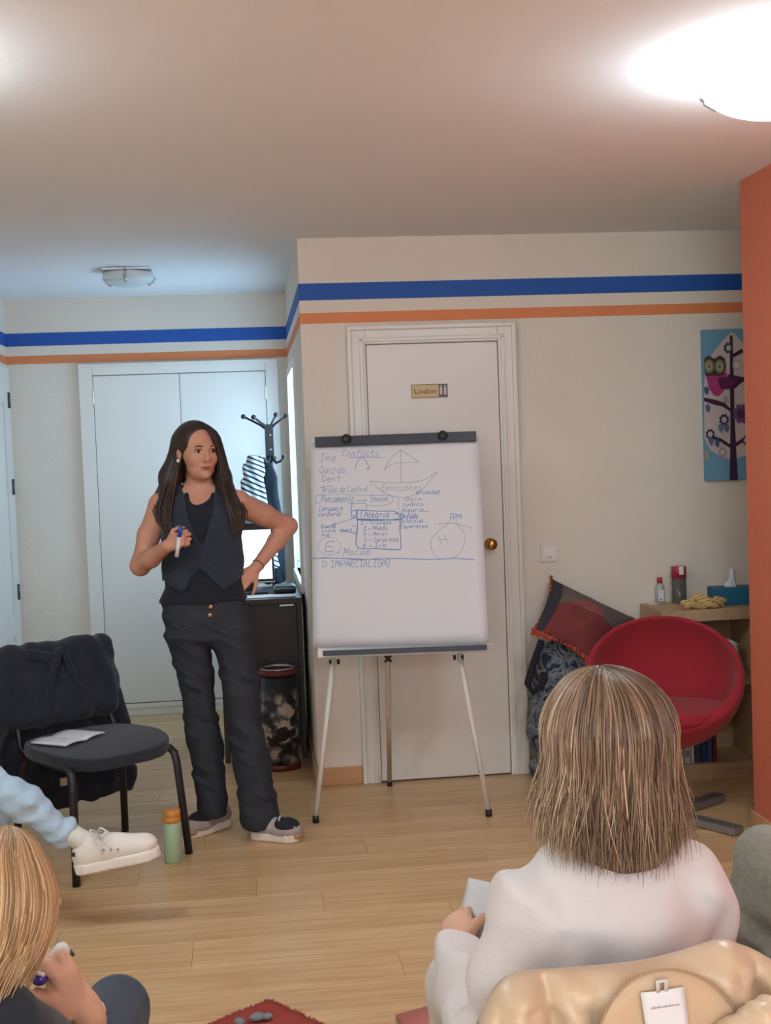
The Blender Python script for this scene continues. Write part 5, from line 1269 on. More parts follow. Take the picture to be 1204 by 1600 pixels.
# trainers
def sole_field(s, o, R, Ln, z0, z1, wd=1.0):
    o = np.asarray(o, float); xs = np.array([-.004, .006, .03, .07, .12, .17, .21, .24, .262, .27])/.266*Ln; ws = np.array([.0, .022, .034, .036, .036, .042, .044, .038, .020, .0])*wd
    def f(X, Y, Z):
        x, y, z = X-o[0], Y-o[1], Z-o[2]
        u = R[0, 0]*x+R[1, 0]*y+R[2, 0]*z; v = R[0, 1]*x+R[1, 1]*y+R[2, 1]*z; w = R[0, 2]*x+R[1, 2]*y+R[2, 2]*z
        return np.maximum(np.maximum(np.abs(v)-np.interp(u, xs, ws), np.maximum(-u-.004, u-Ln-.004)), np.abs(w-(z0+z1)/2)-(z1-z0)/2)
    X = (s.ax[0][:, None, None], s.ax[1][None, :, None], s.ax[2][None, None, :]); s.D = np.minimum(s.D, f(*X)).astype(np.float32)
def trainer(heel, toe, parent, name='trainer'):
    heel = np.asarray(heel, float); toe = np.asarray(toe, float); d = toe-heel; Ln = np.linalg.norm(d); d /= Ln; a = math.atan2(d[1], d[0]); R = rot_z(a); L = T3(heel, R)
    up_ = SDF(np.minimum(heel, toe)-.09, np.maximum(heel, toe)+np.array([.09, .09, .16]), .005)
    up_.add(ell(L(.055, 0, .055), (.062, .036, .045), R), .02); up_.add(ell(L(.14, 0, .048), (.075, .041, .040), R), .03); up_.add(ell(L(Ln-.055, .004, .040), (.055, .042, .026), R), .03)
    up_.add(cone(L(.06, 0, .07), L(.055, 0, .115), .040, .041), .02); up_.keep(lambda X, Y, Z: (.022-Z)+0*X+0*Y)
    t_ = up_.build(name, mat('grey_mesh', srgb(168, 156, 152), .8, .3, .08, 40), parent, 1)
    so_ = SDF(np.minimum(heel, toe)-.09, np.maximum(heel, toe)+np.array([.09, .09, .06]), .005)
    sole_field(so_, heel, R, Ln, .0, .036)
    so_.build('sole', mat('sole_white', srgb(226, 216, 202), .6), t_, 1)
    g_ = SDF(toe-.10, toe+.10, .004); g_.add(ell(L(Ln-.018, .004, .026), (.030, .036, .020), R), .006); g_.keep(lambda X, Y, Z: (.008-Z)+0*X+0*Y); g_.build('toe_bumper', mat('gum_tan', srgb(178, 138, 98), .6), t_, 1)
    o2 = SDF(np.minimum(heel, toe)-.09, np.maximum(heel, toe)+np.array([.09, .09, .16]), .004)
    o2.add(ell(L(.150, 0, .058), (.062, .0445, .036), R), .01); o2.cut(ell(L(.150, .0, .02), (.08, .1, .026), R), .004); o2.build('overlay', mat('black_suede', srgb(36, 38, 44), .9), t_, 1)
    for k in range(4):
        q0, q1 = L(.125+k*.022, .026, .083-k*.007), L(.133+k*.022, -.026, .083-k*.007); mid = (q0+q1)/2+np.array([0, 0, .016])
        MB().tube([q0, mid, q1], .0038, 6).build('lace', mat('lace_white', srgb(214, 212, 210), .8), t_)
    return t_
trainer((-.135, 5.30, 0), (-.305, 5.155, 0), sp_)
trainer((-.045, 5.095, 0), (.145, 5.005, 0), sp_)
# hair: a soft base volume and strands
M_hairb = attr_mat('brown_hair', [(0, srgb(34, 26, 26)), (.5, srgb(62, 46, 42)), (1, srgb(112, 84, 68))], .45, .4)
hb = SDF((-.46, 4.98, 1.14), (.06, 5.36, 1.70), .006)
hb.add(ell(Lh(0, .022, .034), (.084, .098, .088), HR), .01)
hb.add(cone(Pw(281, 690, .03), Pw(266, 745, .03), .030, .042), .03); hb.add(cone(Pw(266, 745, .03), Pw(258, 790, -.02), .042, .032), .03); hb.add(cone(Pw(258, 790, -.03), Pw(266, 835, -.11), .026, .012), .02)
hb.add(cone(Pw(334, 690, .03), Pw(346, 745, .03), .024, .036), .03); hb.add(cone(Pw(346, 745, .02), Pw(362, 790, -.04), .036, .034), .03); hb.add(cone(Pw(362, 790, -.05), Pw(372, 828, -.085), .030, .010), .02)
hb.add(cone(Pw(308, 720, .09), Pw(312, 790, .12), .07, .06), .03)
hb.cut(ell(Lh(.002, -.088, -.018), (.060, .080, .104), HR), .012)
hb.cut(ell(Lh(-.026, -.098, .030), (.042, .060, .058), HR), .010)
hb.cut(cone(Lh(.004, -.10, -.09), Lh(0, -.05, -.2), .052, .056), .01)
hb.build('hair', M_hairb, sp_, 1, fn=lambda V: np.full(len(V), .25))
gl = [[(304, 663, -.02), (288, 680, -.03), (282, 712, -.022), (274, 750, -.03), (266, 800, -.10), (274, 850, -.125)],
      [(302, 662, -.01), (282, 679, -.015), (276, 716, -.005), (262, 760, -.02), (252, 805, -.09), (262, 835, -.12)],
      [(302, 661, .0), (277, 678, .0), (270, 720, .01), (252, 765, .01), (240, 790, -.01), (246, 815, -.06)],
      [(302, 661, .03), (276, 680, .05), (266, 725, .06), (248, 765, .06), (236, 788, .05), (238, 800, .06)],
      [(304, 662, .05), (290, 690, .10), (285, 740, .11), (275, 790, .12), (270, 830, .13), (268, 850, .13)]]
gr = [[(308, 662, -.02), (327, 672, -.055), (341, 700, -.050), (347, 745, -.04), (356, 790, -.10), (366, 835, -.11)],
      [(308, 661, -.01), (333, 674, -.03), (346, 710, -.02), (356, 755, -.02), (368, 795, -.08), (374, 838, -.09)],
      [(308, 661, .02), (335, 676, .02), (348, 715, .03), (364, 765, .02), (382, 795, -.02), (378, 828, -.06)],
      [(308, 661, .04), (332, 685, .08), (342, 735, .10), (352, 785, .12), (356, 830, .13), (352, 850, .13)]]
for g in (gl, gr):
    G3 = [[Pw(*q) for q in gg] for gg in g]
    st = between(G3, 230, .006)
    strand_mesh('hair_strands', st, NR.uniform(.0022, .0042, len(st)), M_hairb, sp_, np.clip(NR.normal(.42, .22, len(st)), 0, 1))
tag(sp_.children[-1], kind='stuff'); tag(sp_.children[-2], kind='stuff')
MB().lathe([(.0255, -.003), (.028, 0), (.0255, .003), (.025, 0), (.0255, -.003)], n=24, M=Matrix.Translation(wR*.9+eR*.1) @ (Vector(eR-wR).to_track_quat('Z', 'Y').to_matrix().to_4x4())).build('bracelet', mat('dark_cord', srgb(70, 52, 44), .7), sp_)
# marker in her hand
mk = thing('held_marker', tuple(mk1), 'white marker with a blue cap held upright in the speaker\'s hand', 'marker')
MB().tube([mk1, mk1*.35+mk0*.65], .0078, 12).build('barrel', M_mk_w, mk)
MB().tube([mk1*.35+mk0*.65, mk1*.03+mk0*.97, mk0], [.0085, .0085, .0065], 12).build('cap', mat('marker_blue', srgb(52, 78, 168), .4), mk)
# ------------------------------------------------------------------ helpers for seated people
def copy_tree(o, loc, rz, label, cat=None, skip=()):
    r = o.copy(); COL.objects.link(r); r.location = loc; r.rotation_euler = (0, 0, rz); r['label'] = label
    for c in list(o.children):
        if any(c.name.startswith(s_) for s_ in skip): continue
        d = c.copy(); COL.objects.link(d); d.parent = r; d.matrix_parent_inverse = c.matrix_parent_inverse.copy()
    return r
def cap_hair(name, Hc, R, rad, n, endf, face_half, parent, m, shade, K=20, r=(.0016, .0030), thmax=100, seed=3, crown_shift=(0, 0), wave=.006):
    """strands that start along the parting, follow the skull and then fall; local -Y is the face"""
    rs = np.random.RandomState(seed); polys = []; sh = []
    for _ in range(n):
        az = rs.uniform(-math.pi+face_half, math.pi-face_half)            # 0 = back of the head (local +Y)
        lay = rs.uniform(.985, 1.055)
        th0 = rs.uniform(2, 26); ths = np.radians(np.linspace(th0, thmax, 11))
        pts = []
        for t_ in ths:
            x = math.sin(az)*math.sin(t_)*rad[0]*lay; y = math.cos(az)*math.sin(t_)*rad[1]*lay; z = math.cos(t_)*rad[2]*lay
            k_ = max(0, 1-t_/.9); pts.append(np.array([x+crown_shift[0]*k_, y+crown_shift[1]*k_, z]))
        e = endf(az, rs); p1 = pts[-1]; dn = (pts[-1]-pts[-3]); dn /= np.linalg.norm(dn); D_ = np.linalg.norm(e-p1)
        for q in np.linspace(0, 1, 9)[1:]:
            b1 = p1+dn*D_*.4; b2 = e+np.array([0, 0, .3*D_])
            pts.append((1-q)**3*p1+3*(1-q)**2*q*b1+3*(1-q)*q*q*b2+q**3*e)
        P = smooth_path(pts, K); ph = rs.uniform(0, 6.28, 2); t_ = np.linspace(0, 1, K)
        P += np.stack([np.sin(t_*6+ph[0]), np.sin(t_*5+ph[1]), 0*t_], 1)*wave*rs.uniform(.2, 1)*(t_[:, None]**1.2)
        polys.append((np.asarray(Hc)[None, :]+P@R.T)); sh.append(shade(az, rs))
    return tag(strand_mesh(name, polys, rs.uniform(r[0], r[1], n), m, parent, sh, 4, .15), kind='stuff')

# ------------------------------------------------------------------ woman in the white sweater, seen from behind
FY = 1.9
def Pf(px, py, dy=0.0): return at(px, py, FY+dy)
def frow(py, xl, xr, ry, dy=0.0):
    a, b = Pf(xl, py, dy), Pf(xr, py, dy); return ((a[2]+b[2])/2, (a[0]+b[0])/2, FY+dy, (b[0]-a[0])/2, ry)
fw = thing('person', (.53, 1.95, 0), 'seated woman in a white sweater seen from behind, shoulder-length light brown hair', 'person')
FH = Pf(948, 1168, .0); FR = rot_z(math.pi+.22)
fb = SDF((.20, 1.70, .40), (.86, 2.42, 1.24), .006)
A, cuts = head_prims(FH, FR)
for p_, k in A: fb.add(p_, k)
for p_, k in cuts: fb.cut(p_, k)
fb.add(cone(FH+np.array([0, -.01, -.07]), FH+np.array([.0, -.02, -.20]), .052, .058), .02)
ftors = [frow(1700, 800, 1120, .11, .04), frow(1600, 796, 1128, .12, .03), frow(1500, 788, 1132, .125, .02), frow(1450, 780, 1128, .122, .01), frow(1410, 776, 1118, .112, .0), frow(1380, 788, 1106, .098, .0), frow(1358, 808, 1092, .084, .0), frow(1338, 840, 1072, .070, .005), frow(1316, 884, 1030, .055, .01)]
fb.add(loft(ftors, grow=-.02), .02)
fhand = Pf(716, 1478, .33); fel = Pf(752, 1640, -.03)
fb.add(cone(fel, fhand, .026, .022), .02)
for p_, k in hand_prims(fhand, np.array([.10, .9, .35]), np.array([-.5, -.2, .8]), np.array([.8, 0, .5]), .9, (.5, .7, .5), (.4, .4)): fb.add(p_, k)
fb.build('body', M_skin2, fw, 1)
face_parts(FH, FR, 1.0, fw)
M_knit = mat('white_knit', srgb(222, 216, 213), .95, .15, .03, 14, .12, 160, sheen=.15)
fs = SDF((.16, 1.66, .38), (.92, 2.34, .98), .007)
fs.add(loft(ftors), .02)
shl, shr = Pf(838, 1428, .0), Pf(1066, 1384, .0)
fs.add(cone(Pf(930, 1362, 0), shl, .046, .048), .06); fs.add(cone(Pf(965, 1355, 0), shr, .050, .056), .06)
elb = Pf(752, 1640, -.03)
fs.add(cone(shl, shl*.5+elb*.5+np.array([-.002, 0, 0]), .050, .054), .04); fs.add(cone(shl*.5+elb*.5+np.array([-.002, 0, 0]), elb, .054, .050), .03)
fs.add(cone(elb, elb*.45+fhand*.55, .050, .052), .02); fs.add(cone(elb*.45+fhand*.55, elb*.12+fhand*.88, .052, .048), .02)
elr = Pf(1092, 1600, .0); fs.add(cone(shr, elr, .058, .052), .03); fs.add(cone(elr, Pf(1060, 1560, .33), .060, .045), .02)
fs.push(folds([((.9, .3, .35), .15, .006, .9), ((.5, .2, 1), .12, .003, 1.2), ((1, 0, -.5), .085, .0025, 1.0)]))
fs.cut(cone(FH+np.array([0, .01, -.10]), FH+np.array([0, .01, -.165]), .056, .058), .006)
fs.build('sweater', M_knit, fw, 1)
# trousers
tr_ = SDF((.20, 1.74, .02), (.86, 2.62, .62), .009)
for sx, kx in ((.43, .37), (.62, .70)):
    kn_ = np.array([kx, 2.38, .50]); tr_.add(cone((sx, 1.93, .53), kn_, .092, .072), .03); tr_.add(cone(kn_, (kx, 2.42, .07), .070, .055), .02)
tr_.build('trousers', mat('cream_trousers', srgb(214, 206, 196), .9, .2, .05, 12), fw, 1)
for kx in (.37, .70):
    sd = SDF((kx-.07, 2.33, -.01), (kx+.07, 2.66, .12), .006); sd.add(ell((kx, 2.42, .05), (.042, .06, .048)), .01); sd.add(ell((kx, 2.54, .035), (.044, .09, .034)), .03); sd.keep(lambda X, Y, Z: (.002-Z)+0*X+0*Y); sd.build('shoe', mat('dark_shoe', srgb(60, 54, 52), .6), fw, 1)
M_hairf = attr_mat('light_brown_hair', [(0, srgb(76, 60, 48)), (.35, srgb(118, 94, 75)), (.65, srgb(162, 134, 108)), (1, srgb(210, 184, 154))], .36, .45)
fhb = SDF((.38, 1.74, .84), (.70, 2.06, 1.24), .006)
fhb.add(ell(FH+np.array([0, -.012, .026]), (.092, .102, .096)), .01)
fhb.add(loft([(FH[2]-.172, FH[0]+.006, FH[1]-.034, .064, .050), (FH[2]-.130, FH[0]+.010, FH[1]-.026, .078, .060), (FH[2]-.11, FH[0]+.006, FH[1]-.024, .094, .080), (FH[2]-.03, FH[0], FH[1]-.005, .095, .092), (FH[2]+.02, FH[0], FH[1], .09, .09)]), .02)
fhb.cut(ell(T3(FH, FR)(0, -.11, -.06), (.052, .07, .14), FR), .01)
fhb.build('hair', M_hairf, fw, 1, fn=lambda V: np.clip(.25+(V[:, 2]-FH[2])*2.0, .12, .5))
def f_end(az, rs):
    back = .5+.5*math.cos(az); side = math.sin(az)
    return np.array([side*(.098+.016*rs.uniform(-1, 1.8)), math.cos(az)*.085+.012*rs.normal(), -.132-.056*back+rs.normal(0, .010)+(.05*rs.uniform(0, 1)**2)])
def f_sh(az, rs): return float(np.clip(rs.normal(.42, .20)+(.22 if abs(math.sin(az)) > .88 else 0), 0, 1))
cap_hair('hair_strands', FH+np.array([0, -.012, .026]), FR, (.095, .105, .099), 2800, f_end, .85, fw, M_hairf, f_sh, seed=5, wave=.012, crown_shift=(.012, .0), r=(.0008, .0017))
# her notebook
n0 = [Pf(734, 1372, .44), Pf(752, 1376, .40), Pf(738, 1500, .36), Pf(704, 1490, .40)]
hn = thing('held_notebook', tuple(n0[3]), 'white notebook held upright in front of the woman in white', 'notebook')
G = [[(np.array(n0[0])*(1-u)+np.array(n0[1])*u)*(1-v)+(np.array(n0[3])*(1-u)+np.array(n0[2])*u)*v for v in np.linspace(0, 1, 6)] for u in np.linspace(0, 2.6, 8)]
sheet('page_block', G, .006, M_paper, hn)
# chair under her, and the beige jacket over its back
ch2 = copy_tree(ch, (.55, 2.02, 0), math.pi, 'black stacking chair under the woman in white, beige jacket on its back')
JY = 1.618
M_beige = mat('beige_satin', srgb(210, 184, 152), .34, .5, .04, 6, .05, 30, sheen=.2)
bj = thing('beige_jacket', (.55, 1.62, .3), 'beige satin-lined jacket hung over the chair back with a white label', 'jacket')
top_px = np.array([(752, 1600), (775, 1552), (802, 1528), (840, 1521), (900, 1517), (1000, 1507), (1070, 1491), (1128, 1473), (1160, 1479), (1204, 1500), (1255, 1540), (1290, 1600)], float)
tpx = smooth_path(np.c_[top_px, np.zeros(len(top_px))], 90)[:, :2]
nu, nv = 90, 70
G = np.zeros((nu, nv, 3))
for i in range(nu):
    tp = at(tpx[i, 0], tpx[i, 1], JY+.03); u = i/(nu-1); xn = (tp[0]-.50)
    for j_ in range(nv):
        v = j_/(nv-1)
        if v < .18:                                         # far side, coming up behind the backrest
            w = v/.18; z = tp[2]-.16*(1-w); y = JY+.105-.02*w-.0*w; x = tp[0]
            if w > .8: y = JY+.085-.04*(w-.8)/.2; 
        else:
            w = (v-.18)/.82; z = tp[2]-.52*w**1.15; a_ = min(1, w/.10); y = JY+.045*(1-math.sin(a_*math.pi/2)); x = tp[0]+xn*.22*w+ (0 if abs(xn) < .2 else 0)
            dn = tp[2]-z
            fold = .009*math.sin(x*46+1.2*math.sin(z*9))*min(1, dn/.06)+.007*math.sin(x*88+z*34)*min(1, dn/.04)+.006*math.sin(z*150+x*70+2*math.sin(x*30))*math.exp(-((dn-.05)/.05)**2)+.004*math.sin(x*140-z*60)*min(1, dn/.03)
            g1 = math.exp(-((x-.366-.12*dn)/.013)**2)*min(1, dn/.025)*.036       # deep pleat at the left
            g2 = math.exp(-((x-.655-.05*dn)/.013)**2)*min(1, dn/.03)*.034       # pleat at the right shoulder
            g3 = math.exp(-((x-.545)/.075)**2)*.6                              # calmer round the label
            y += fold*(1-g3)+g1+g2
        G[i, j_] = (x, y, z)
sheet('jacket_lining', G, .004, M_beige, bj)
def Pj(px, py, off=0.0): return at(px, py, JY-.016-off)
fc = []
cxf, cyf = 1050, 1648
for k, tt in enumerate(np.linspace(math.pi*.97, math.pi*.03, 40)):
    fc.append(Pj(cxf+118*math.cos(tt), cyf-134*math.sin(tt)+8*math.cos(tt)))
bot = [Pj(cxf+118*math.cos(tt), 1760) for tt in np.linspace(math.pi*.97, math.pi*.03, 40)]
G = [[np.array(fc[i])*(1-v)+np.array(bot[i])*v+np.array([0, .003*math.sin(i*.5)*v, 0]) for v in np.linspace(0, 1, 8)] for i in range(40)]
sheet('neck_facing', G, .003, mat('beige_facing', srgb(204, 176, 142), .5, .4, .04, 8), bj)
MB().tube([np.array(q)-np.array([0, .002, 0]) for q in fc], .0016, 6).build('seam', mat('beige_seam', srgb(176, 142, 108), .6), bj)
lb = [Pj(1000, 1551, .008), Pj(1068, 1541, .008), Pj(1076, 1606, .010), Pj(1010, 1616, .010)]
G = [[(lb[0]*(1-u)+lb[1]*u)*(1-v)+(lb[3]*(1-u)+lb[2]*u)*v+np.array([0, -.003*math.sin(u*3.1), 0]) for v in np.linspace(0, 1, 8)] for u in np.linspace(0, 1, 8)]
lab = sheet('white_label', G, .001, mat('label_white', srgb(228, 228, 230), .6, .3), bj)
q0, q1 = np.array(lb[0])*.72+np.array(lb[3])*.28, 0
scr = MB(); e1 = (lb[1]-lb[0])/np.linalg.norm(lb[1]-lb[0]); e2 = (lb[0]-lb[3])/np.linalg.norm(lb[0]-lb[3]); o_ = (lb[0]+lb[1]+lb[2]+lb[3])/4+e2*.006-np.array([0, .0048, 0])
xx = -.019
while xx < .019:
    h_ = random.choice((.0016, .0022, .0034)); scr.tube([o_+e1*xx+e2*0, o_+e1*(xx+.0006)+e2*h_, o_+e1*(xx+.0014)+e2*.0004], .00028, 4); xx += random.choice((.0018, .0018, .0026))
tag(scr.build('label_lettering', mat('label_grey', srgb(120, 120, 124), .7), lab), kind='stuff')
MB().tube([Pj(1028, 1550, .010), Pj(1027, 1534, .013), Pj(1040, 1532, .013), Pj(1040, 1548, .010)], .0022, 6, sy=1.6).build('hanger_loop', mat('label_white2', srgb(214, 212, 208), .5), bj)
# crumpled sleeve at the right
sl = SDF((.54, 1.50, .60), (.78, 1.66, .82), .005)
sl.add(cone(Pj(1130, 1625, .02), Pj(1200, 1590, .03), .022, .026), .01); sl.add(cone(Pj(1200, 1592, .03), Pj(1270, 1600, .02), .026, .03), .01); sl.push(folds([((1, .2, .8), .035, .004, 1.2), ((.3, 0, 1), .022, .003, 1)])); sl.build('sleeve', M_beige, bj, 1)

# ------------------------------------------------------------------ blonde woman at the bottom left
BY = 1.80
def Pb(px, py, dy=0.0): return at(px, py, BY+dy)
bw = thing('person', (-.42, 1.85, 0), 'blonde woman in dark clothes at the lower left, chin on her hand', 'person')
BH = Pb(-32, 1436, .0); BRt = rot_z(math.pi-.35)@rot_axis((1, 0, 0), .30)
bb_ = SDF((-.70, 1.55, .36), (-.08, 2.30, 1.06), .0055)
A, cuts = head_prims(BH, BRt, .96)
for p_, k in A: bb_.add(p_, k)
for p_, k in cuts: bb_.cut(p_, k)
bsh = Pb(5, 1605, -.06); bel = at(165, 1720, 2.04); bwr = at(130, 1574, 1.965)
bb_.add(cone(BH+np.array([0, -.02, -.07]), BH+np.array([-.03, -.07, -.16]), .052, .058), .02)
bb_.add(loft([(.46, -.44, 1.80, .13, .10), (.60, -.44, 1.77, .14, .10), (.70, -.44, 1.75, .15, .085), (.76, -.44, 1.745, .12, .07)]), .03)
bb_.add(cone(bsh, bel, .040, .036), .02); bb_.add(cone(bel, bel*.5+bwr*.5, .037, .034), .02); bb_.add(cone(bel*.5+bwr*.5, bwr, .034, .025), .02)
kn1 = at(84, 1503, 1.975)
for p_, k in hand_prims(bwr, kn1-bwr, np.array([.75, -.35, .6]), np.array([-.3, -.85, .0]), .98, (.75, 1.25, .9), (.35, .5)): bb_.add(p_, k)
for ch_ in (((122, 1560, 1.952), (112, 1518, 1.945), (98, 1494, 1.948), (84, 1500, 1.955)), ((104, 1562, 1.942), (90, 1524, 1.936), (72, 1510, 1.940), (60, 1522, 1.948)), ((100, 1590, 1.938), (76, 1566, 1.930), (56, 1552, 1.934))):
    q_ = [at(*c_) for c_ in ch_]
    for i_ in range(len(q_)-1): bb_.add(cone(q_[i_], q_[i_+1], .0125-.0012*i_, .0115-.0012*i_), .0035)
bb_.build('body', M_skin2, bw, 1)
face_parts(BH, BRt, .96, bw)
M_dk = mat('dark_knit', srgb(44, 48, 54), .95, .2, .1, 30, sheen=.15)
bs = SDF((-.72, 1.52, .36), (-.08, 2.16, .86), .007)
bs.add(loft([(.45, -.44, 1.80, .16, .13), (.60, -.44, 1.77, .17, .125), (.70, -.44, 1.75, .175, .11), (.76, -.44, 1.745, .14, .09), (.80, -.44, 1.745, .09, .075)]), .02)
bs.add(cone(bsh+np.array([-.01, .0, -.004]), bsh*.45+bel*.55, .066, .056), .03); bs.add(cone(bsh*.45+bel*.55, bel, .056, .050), .02); bs.add(cone(bel, bel*.75+bwr*.25, .050, .046), .02)
bs.add(cone((-.52, 1.75, .73), (-.62, 1.85, .52), .062, .055), .03)
bs.push(folds([((.8, .3, .7), .10, .003, 1.0)]))
bs.cut(cone(BH+np.array([0, -.02, -.10]), BH+np.array([-.03, -.07, -.18]), .060, .066), .006)
bs.build('sweater', M_dk, bw, 1)
bt_ = SDF((-.66, 1.64, .02), (-.16, 2.78, .62), .009)
kb1 = at(182, 1577, 2.52); kb1[2] -= .0
for hx, kk in ((-.36, kb1), (-.53, np.array([-.56, 2.38, .50]))):
    bt_.add(cone((hx, 1.86, .53), kk, .090, .062), .03); bt_.add(cone(kk, (kk[0], kk[1]+.06, .07), .060, .050), .02)
bt_.build('trousers', mat('navy_trousers', srgb(52, 62, 78), .85, .25, .06, 12, sheen=.1), bw, 1)
for kx, ky in ((kb1[0], kb1[1]+.06), (-.56, 2.44)):
    sd = SDF((kx-.07, ky-.08, -.01), (kx+.07, ky+.24, .12), .006); sd.add(ell((kx, ky, .05), (.042, .06, .048)), .01); sd.add(ell((kx, ky+.12, .035), (.044, .09, .034)), .03); sd.keep(lambda X, Y, Z: (.002-Z)+0*X+0*Y); sd.build('shoe', mat('dark_shoe', srgb(60, 54, 52), .6), bw, 1)
M_hairg = attr_mat('golden_hair', [(0, srgb(128, 98, 66)), (.4, srgb(180, 144, 102)), (.7, srgb(206, 174, 130)), (1, srgb(228, 204, 166))], .4, .45)
Lb = T3(BH, np.eye(3))
gb_ = SDF(BH-.17, BH+.17, .006)
gb_.add(ell(BH+np.array([0, -.008, .022]), (.098, .105, .100)), .01); gb_.add(loft([(BH[2]-.085, BH[0]-.022, BH[1]-.02, .060, .062), (BH[2]-.045, BH[0]-.008, BH[1]-.015, .084, .086), (BH[2], BH[0], BH[1], .098, .10)]), .02)
gb_.cut(ell(T3(BH, BRt)(0, -.13, -.05), (.05, .07, .12), BRt), .01)
gb_.build('hair', M_hairg, bw, 1, fn=lambda V: np.full(len(V), .35))
def b_end(az, rs):
    return np.array([math.sin(az)*(.050+.02*rs.uniform(-1, 1))+.0, math.cos(az)*.055+.012*rs.normal()+.015, -.118+rs.normal(0, .014)])
cap_hair('hair_strands', BH+np.array([0, -.008, .022]), BRt, (.101, .107, .103), 2400, b_end, .75, bw, M_hairg, lambda az, rs: float(np.clip(rs.normal(.5, .22), 0, 1)), seed=8, wave=.006, thmax=108, crown_shift=(-.02, -.02), r=(.0008, .0017))
rg = at(62, 1530, 1.932)
rr_ = MB().ball(rg, (.0125, .010, .010), 12).build('ring', mat('violet_stone', srgb(66, 60, 142), .15, .6), bw)
for k in range(3): MB().ball(rg+np.array([-.002+.004*k, -.004, .012-.002*k]), .0038, 8).build('crystal', mat('crystal', srgb(225, 220, 222), .1, .6), rr_)
Mw = Matrix.Translation(bwr*.90+bel*.10) @ (Vector(bel-bwr).to_track_quat('Z', 'Y').to_matrix().to_4x4())
wt = MB().lathe([(.0285, -.010), (.0315, -.008), (.0315, .008), (.0285, .010), (.0280, 0), (.0285, -.010)], n=28, M=Mw).build('wristwatch', mat('watch_white', srgb(222, 218, 210), .3, .5), bw)
MB().lathe([(.0318, -.002), (.0330, 0), (.0318, .002), (.031, 0), (.0318, -.002)], n=28, M=Mw).build('gold_band', M_brass, wt)
wp = thing('white_pen', tuple(at(90, 1488, 1.975)), 'short white pen held in the blonde woman\'s fist', 'pen')
MB().tube([at(84, 1512, 1.968), at(91, 1494, 1.970), at(99, 1482, 1.974), at(104, 1477, 1.978)], [.0125, .0135, .0130, .008], 16).build('barrel', mat('pen_white', srgb(226, 224, 222), .3, .5), wp)
MB().tube([at(109, 1486, 1.978), at(115, 1493, 1.98)], [.0035, .0025], 8).build('tip', mat('pen_tip', srgb(84, 70, 54), .4), wp)
ch3 = copy_tree(ch, (-.45, 1.90, 0), math.pi, 'black stacking chair under the blonde woman')

# ------------------------------------------------------------------ person at the right edge
EY = 2.2
gw = thing('person', (1.05, 2.2, 0), 'person in a grey-green tweed sweater, cut off by the right edge', 'person')
M_tw = mat('grey_tweed', srgb(142, 138, 126), .95, .2, .16, 90, .3, 180, sheen=.1)
esh = at(1212, 1350, EY); eel = at(1160, 1500, EY+.06)
gs = SDF((.74, 1.88, .36), (1.42, 2.62, .94), .008)
gs.add(loft([(.44, 1.06, 2.12, .16, .13), (.58, 1.05, 2.14, .165, .13), (.68, 1.05, 2.17, .165, .115), (.76, 1.06, 2.20, .14, .095), (.82, 1.07, 2.23, .09, .07)]), .02)
gs.add(cone(esh, esh*.5+eel*.5, .070, .062), .03); gs.add(cone(esh*.5+eel*.5, eel, .062, .055), .02); gs.add(cone(eel, eel+np.array([.06, .22, .0]), .052, .042), .02)
gs.add(cone((1.19, 2.2, .75), (1.25, 2.24, .55), .066, .055), .03)
gs.push(folds([((.9, .3, .5), .11, .005, 1.0), ((.4, 0, 1), .09, .004, 1.1)]))
gs.build('sweater', M_tw, gw, 1)
GH = np.array([1.10, 2.27, 1.0]); GR = rot_z(math.pi+.15)
gb2 = SDF((.86, 1.98, .46), (1.34, 2.62, 1.14), .007)
A, cuts = head_prims(GH, GR)
for p_, k in A: gb2.add(p_, k)
gb2.add(cone(GH+np.array([0, -.01, -.07]), (1.07, 2.22, .80), .052, .058), .02); gb2.add(loft([(.50, 1.06, 2.13, .12, .09), (.66, 1.05, 2.16, .13, .09), (.78, 1.06, 2.21, .10, .06)]), .02)
hp = eel+np.array([.06, .22, .0]); gb2.add(cone(eel, hp, .03, .026), .02)
for p_, k in hand_prims(hp, np.array([.3, .8, -.1]), np.array([-.3, 0, 1]), np.array([.9, -.3, 0]), .9, (.4, .6, .5), (.3, .3)): gb2.add(p_, k)
gb2.build('body', M_skin2, gw, 1)
ghs = SDF(GH-.17, GH+.17, .007); ghs.add(ell(GH+np.array([0, -.02, .02]), (.088, .10, .10)), .01); ghs.add(cone(GH+np.array([0, -.04, -.02]), GH+np.array([0, -.05, -.09]), .075, .06), .03); ghs.cut(ell(T3(GH, GR)(0, -.11, -.05), (.06, .08, .12), GR), .01)
ghs.build('hair', M_hairb, gw, 1, fn=lambda V: np.full(len(V), .4))
short_end = lambda az, rs: np.array([math.sin(az)*.085, math.cos(az)*.080+.01*rs.normal(), -.125+rs.normal(0, .014)])
cap_hair('hair_strands', GH+np.array([0, -.015, .022]), GR, (.092, .104, .104), 900, short_end, .9, gw, M_hairb, lambda az, rs: float(np.clip(rs.normal(.5, .2), 0, 1)), seed=12, r=(.0012, .0024))
gt_ = SDF((.82, 1.94, .02), (1.40, 2.84, .62), .01)
for hx, kx in ((.97, .95), (1.15, 1.20)):
    gt_.add(cone((hx, 2.12, .53), (kx, 2.58, .50), .09, .07), .03); gt_.add(cone((kx, 2.58, .50), (kx, 2.62, .07), .066, .052), .02)
gt_.build('trousers', M_dark_cloth, gw, 1)
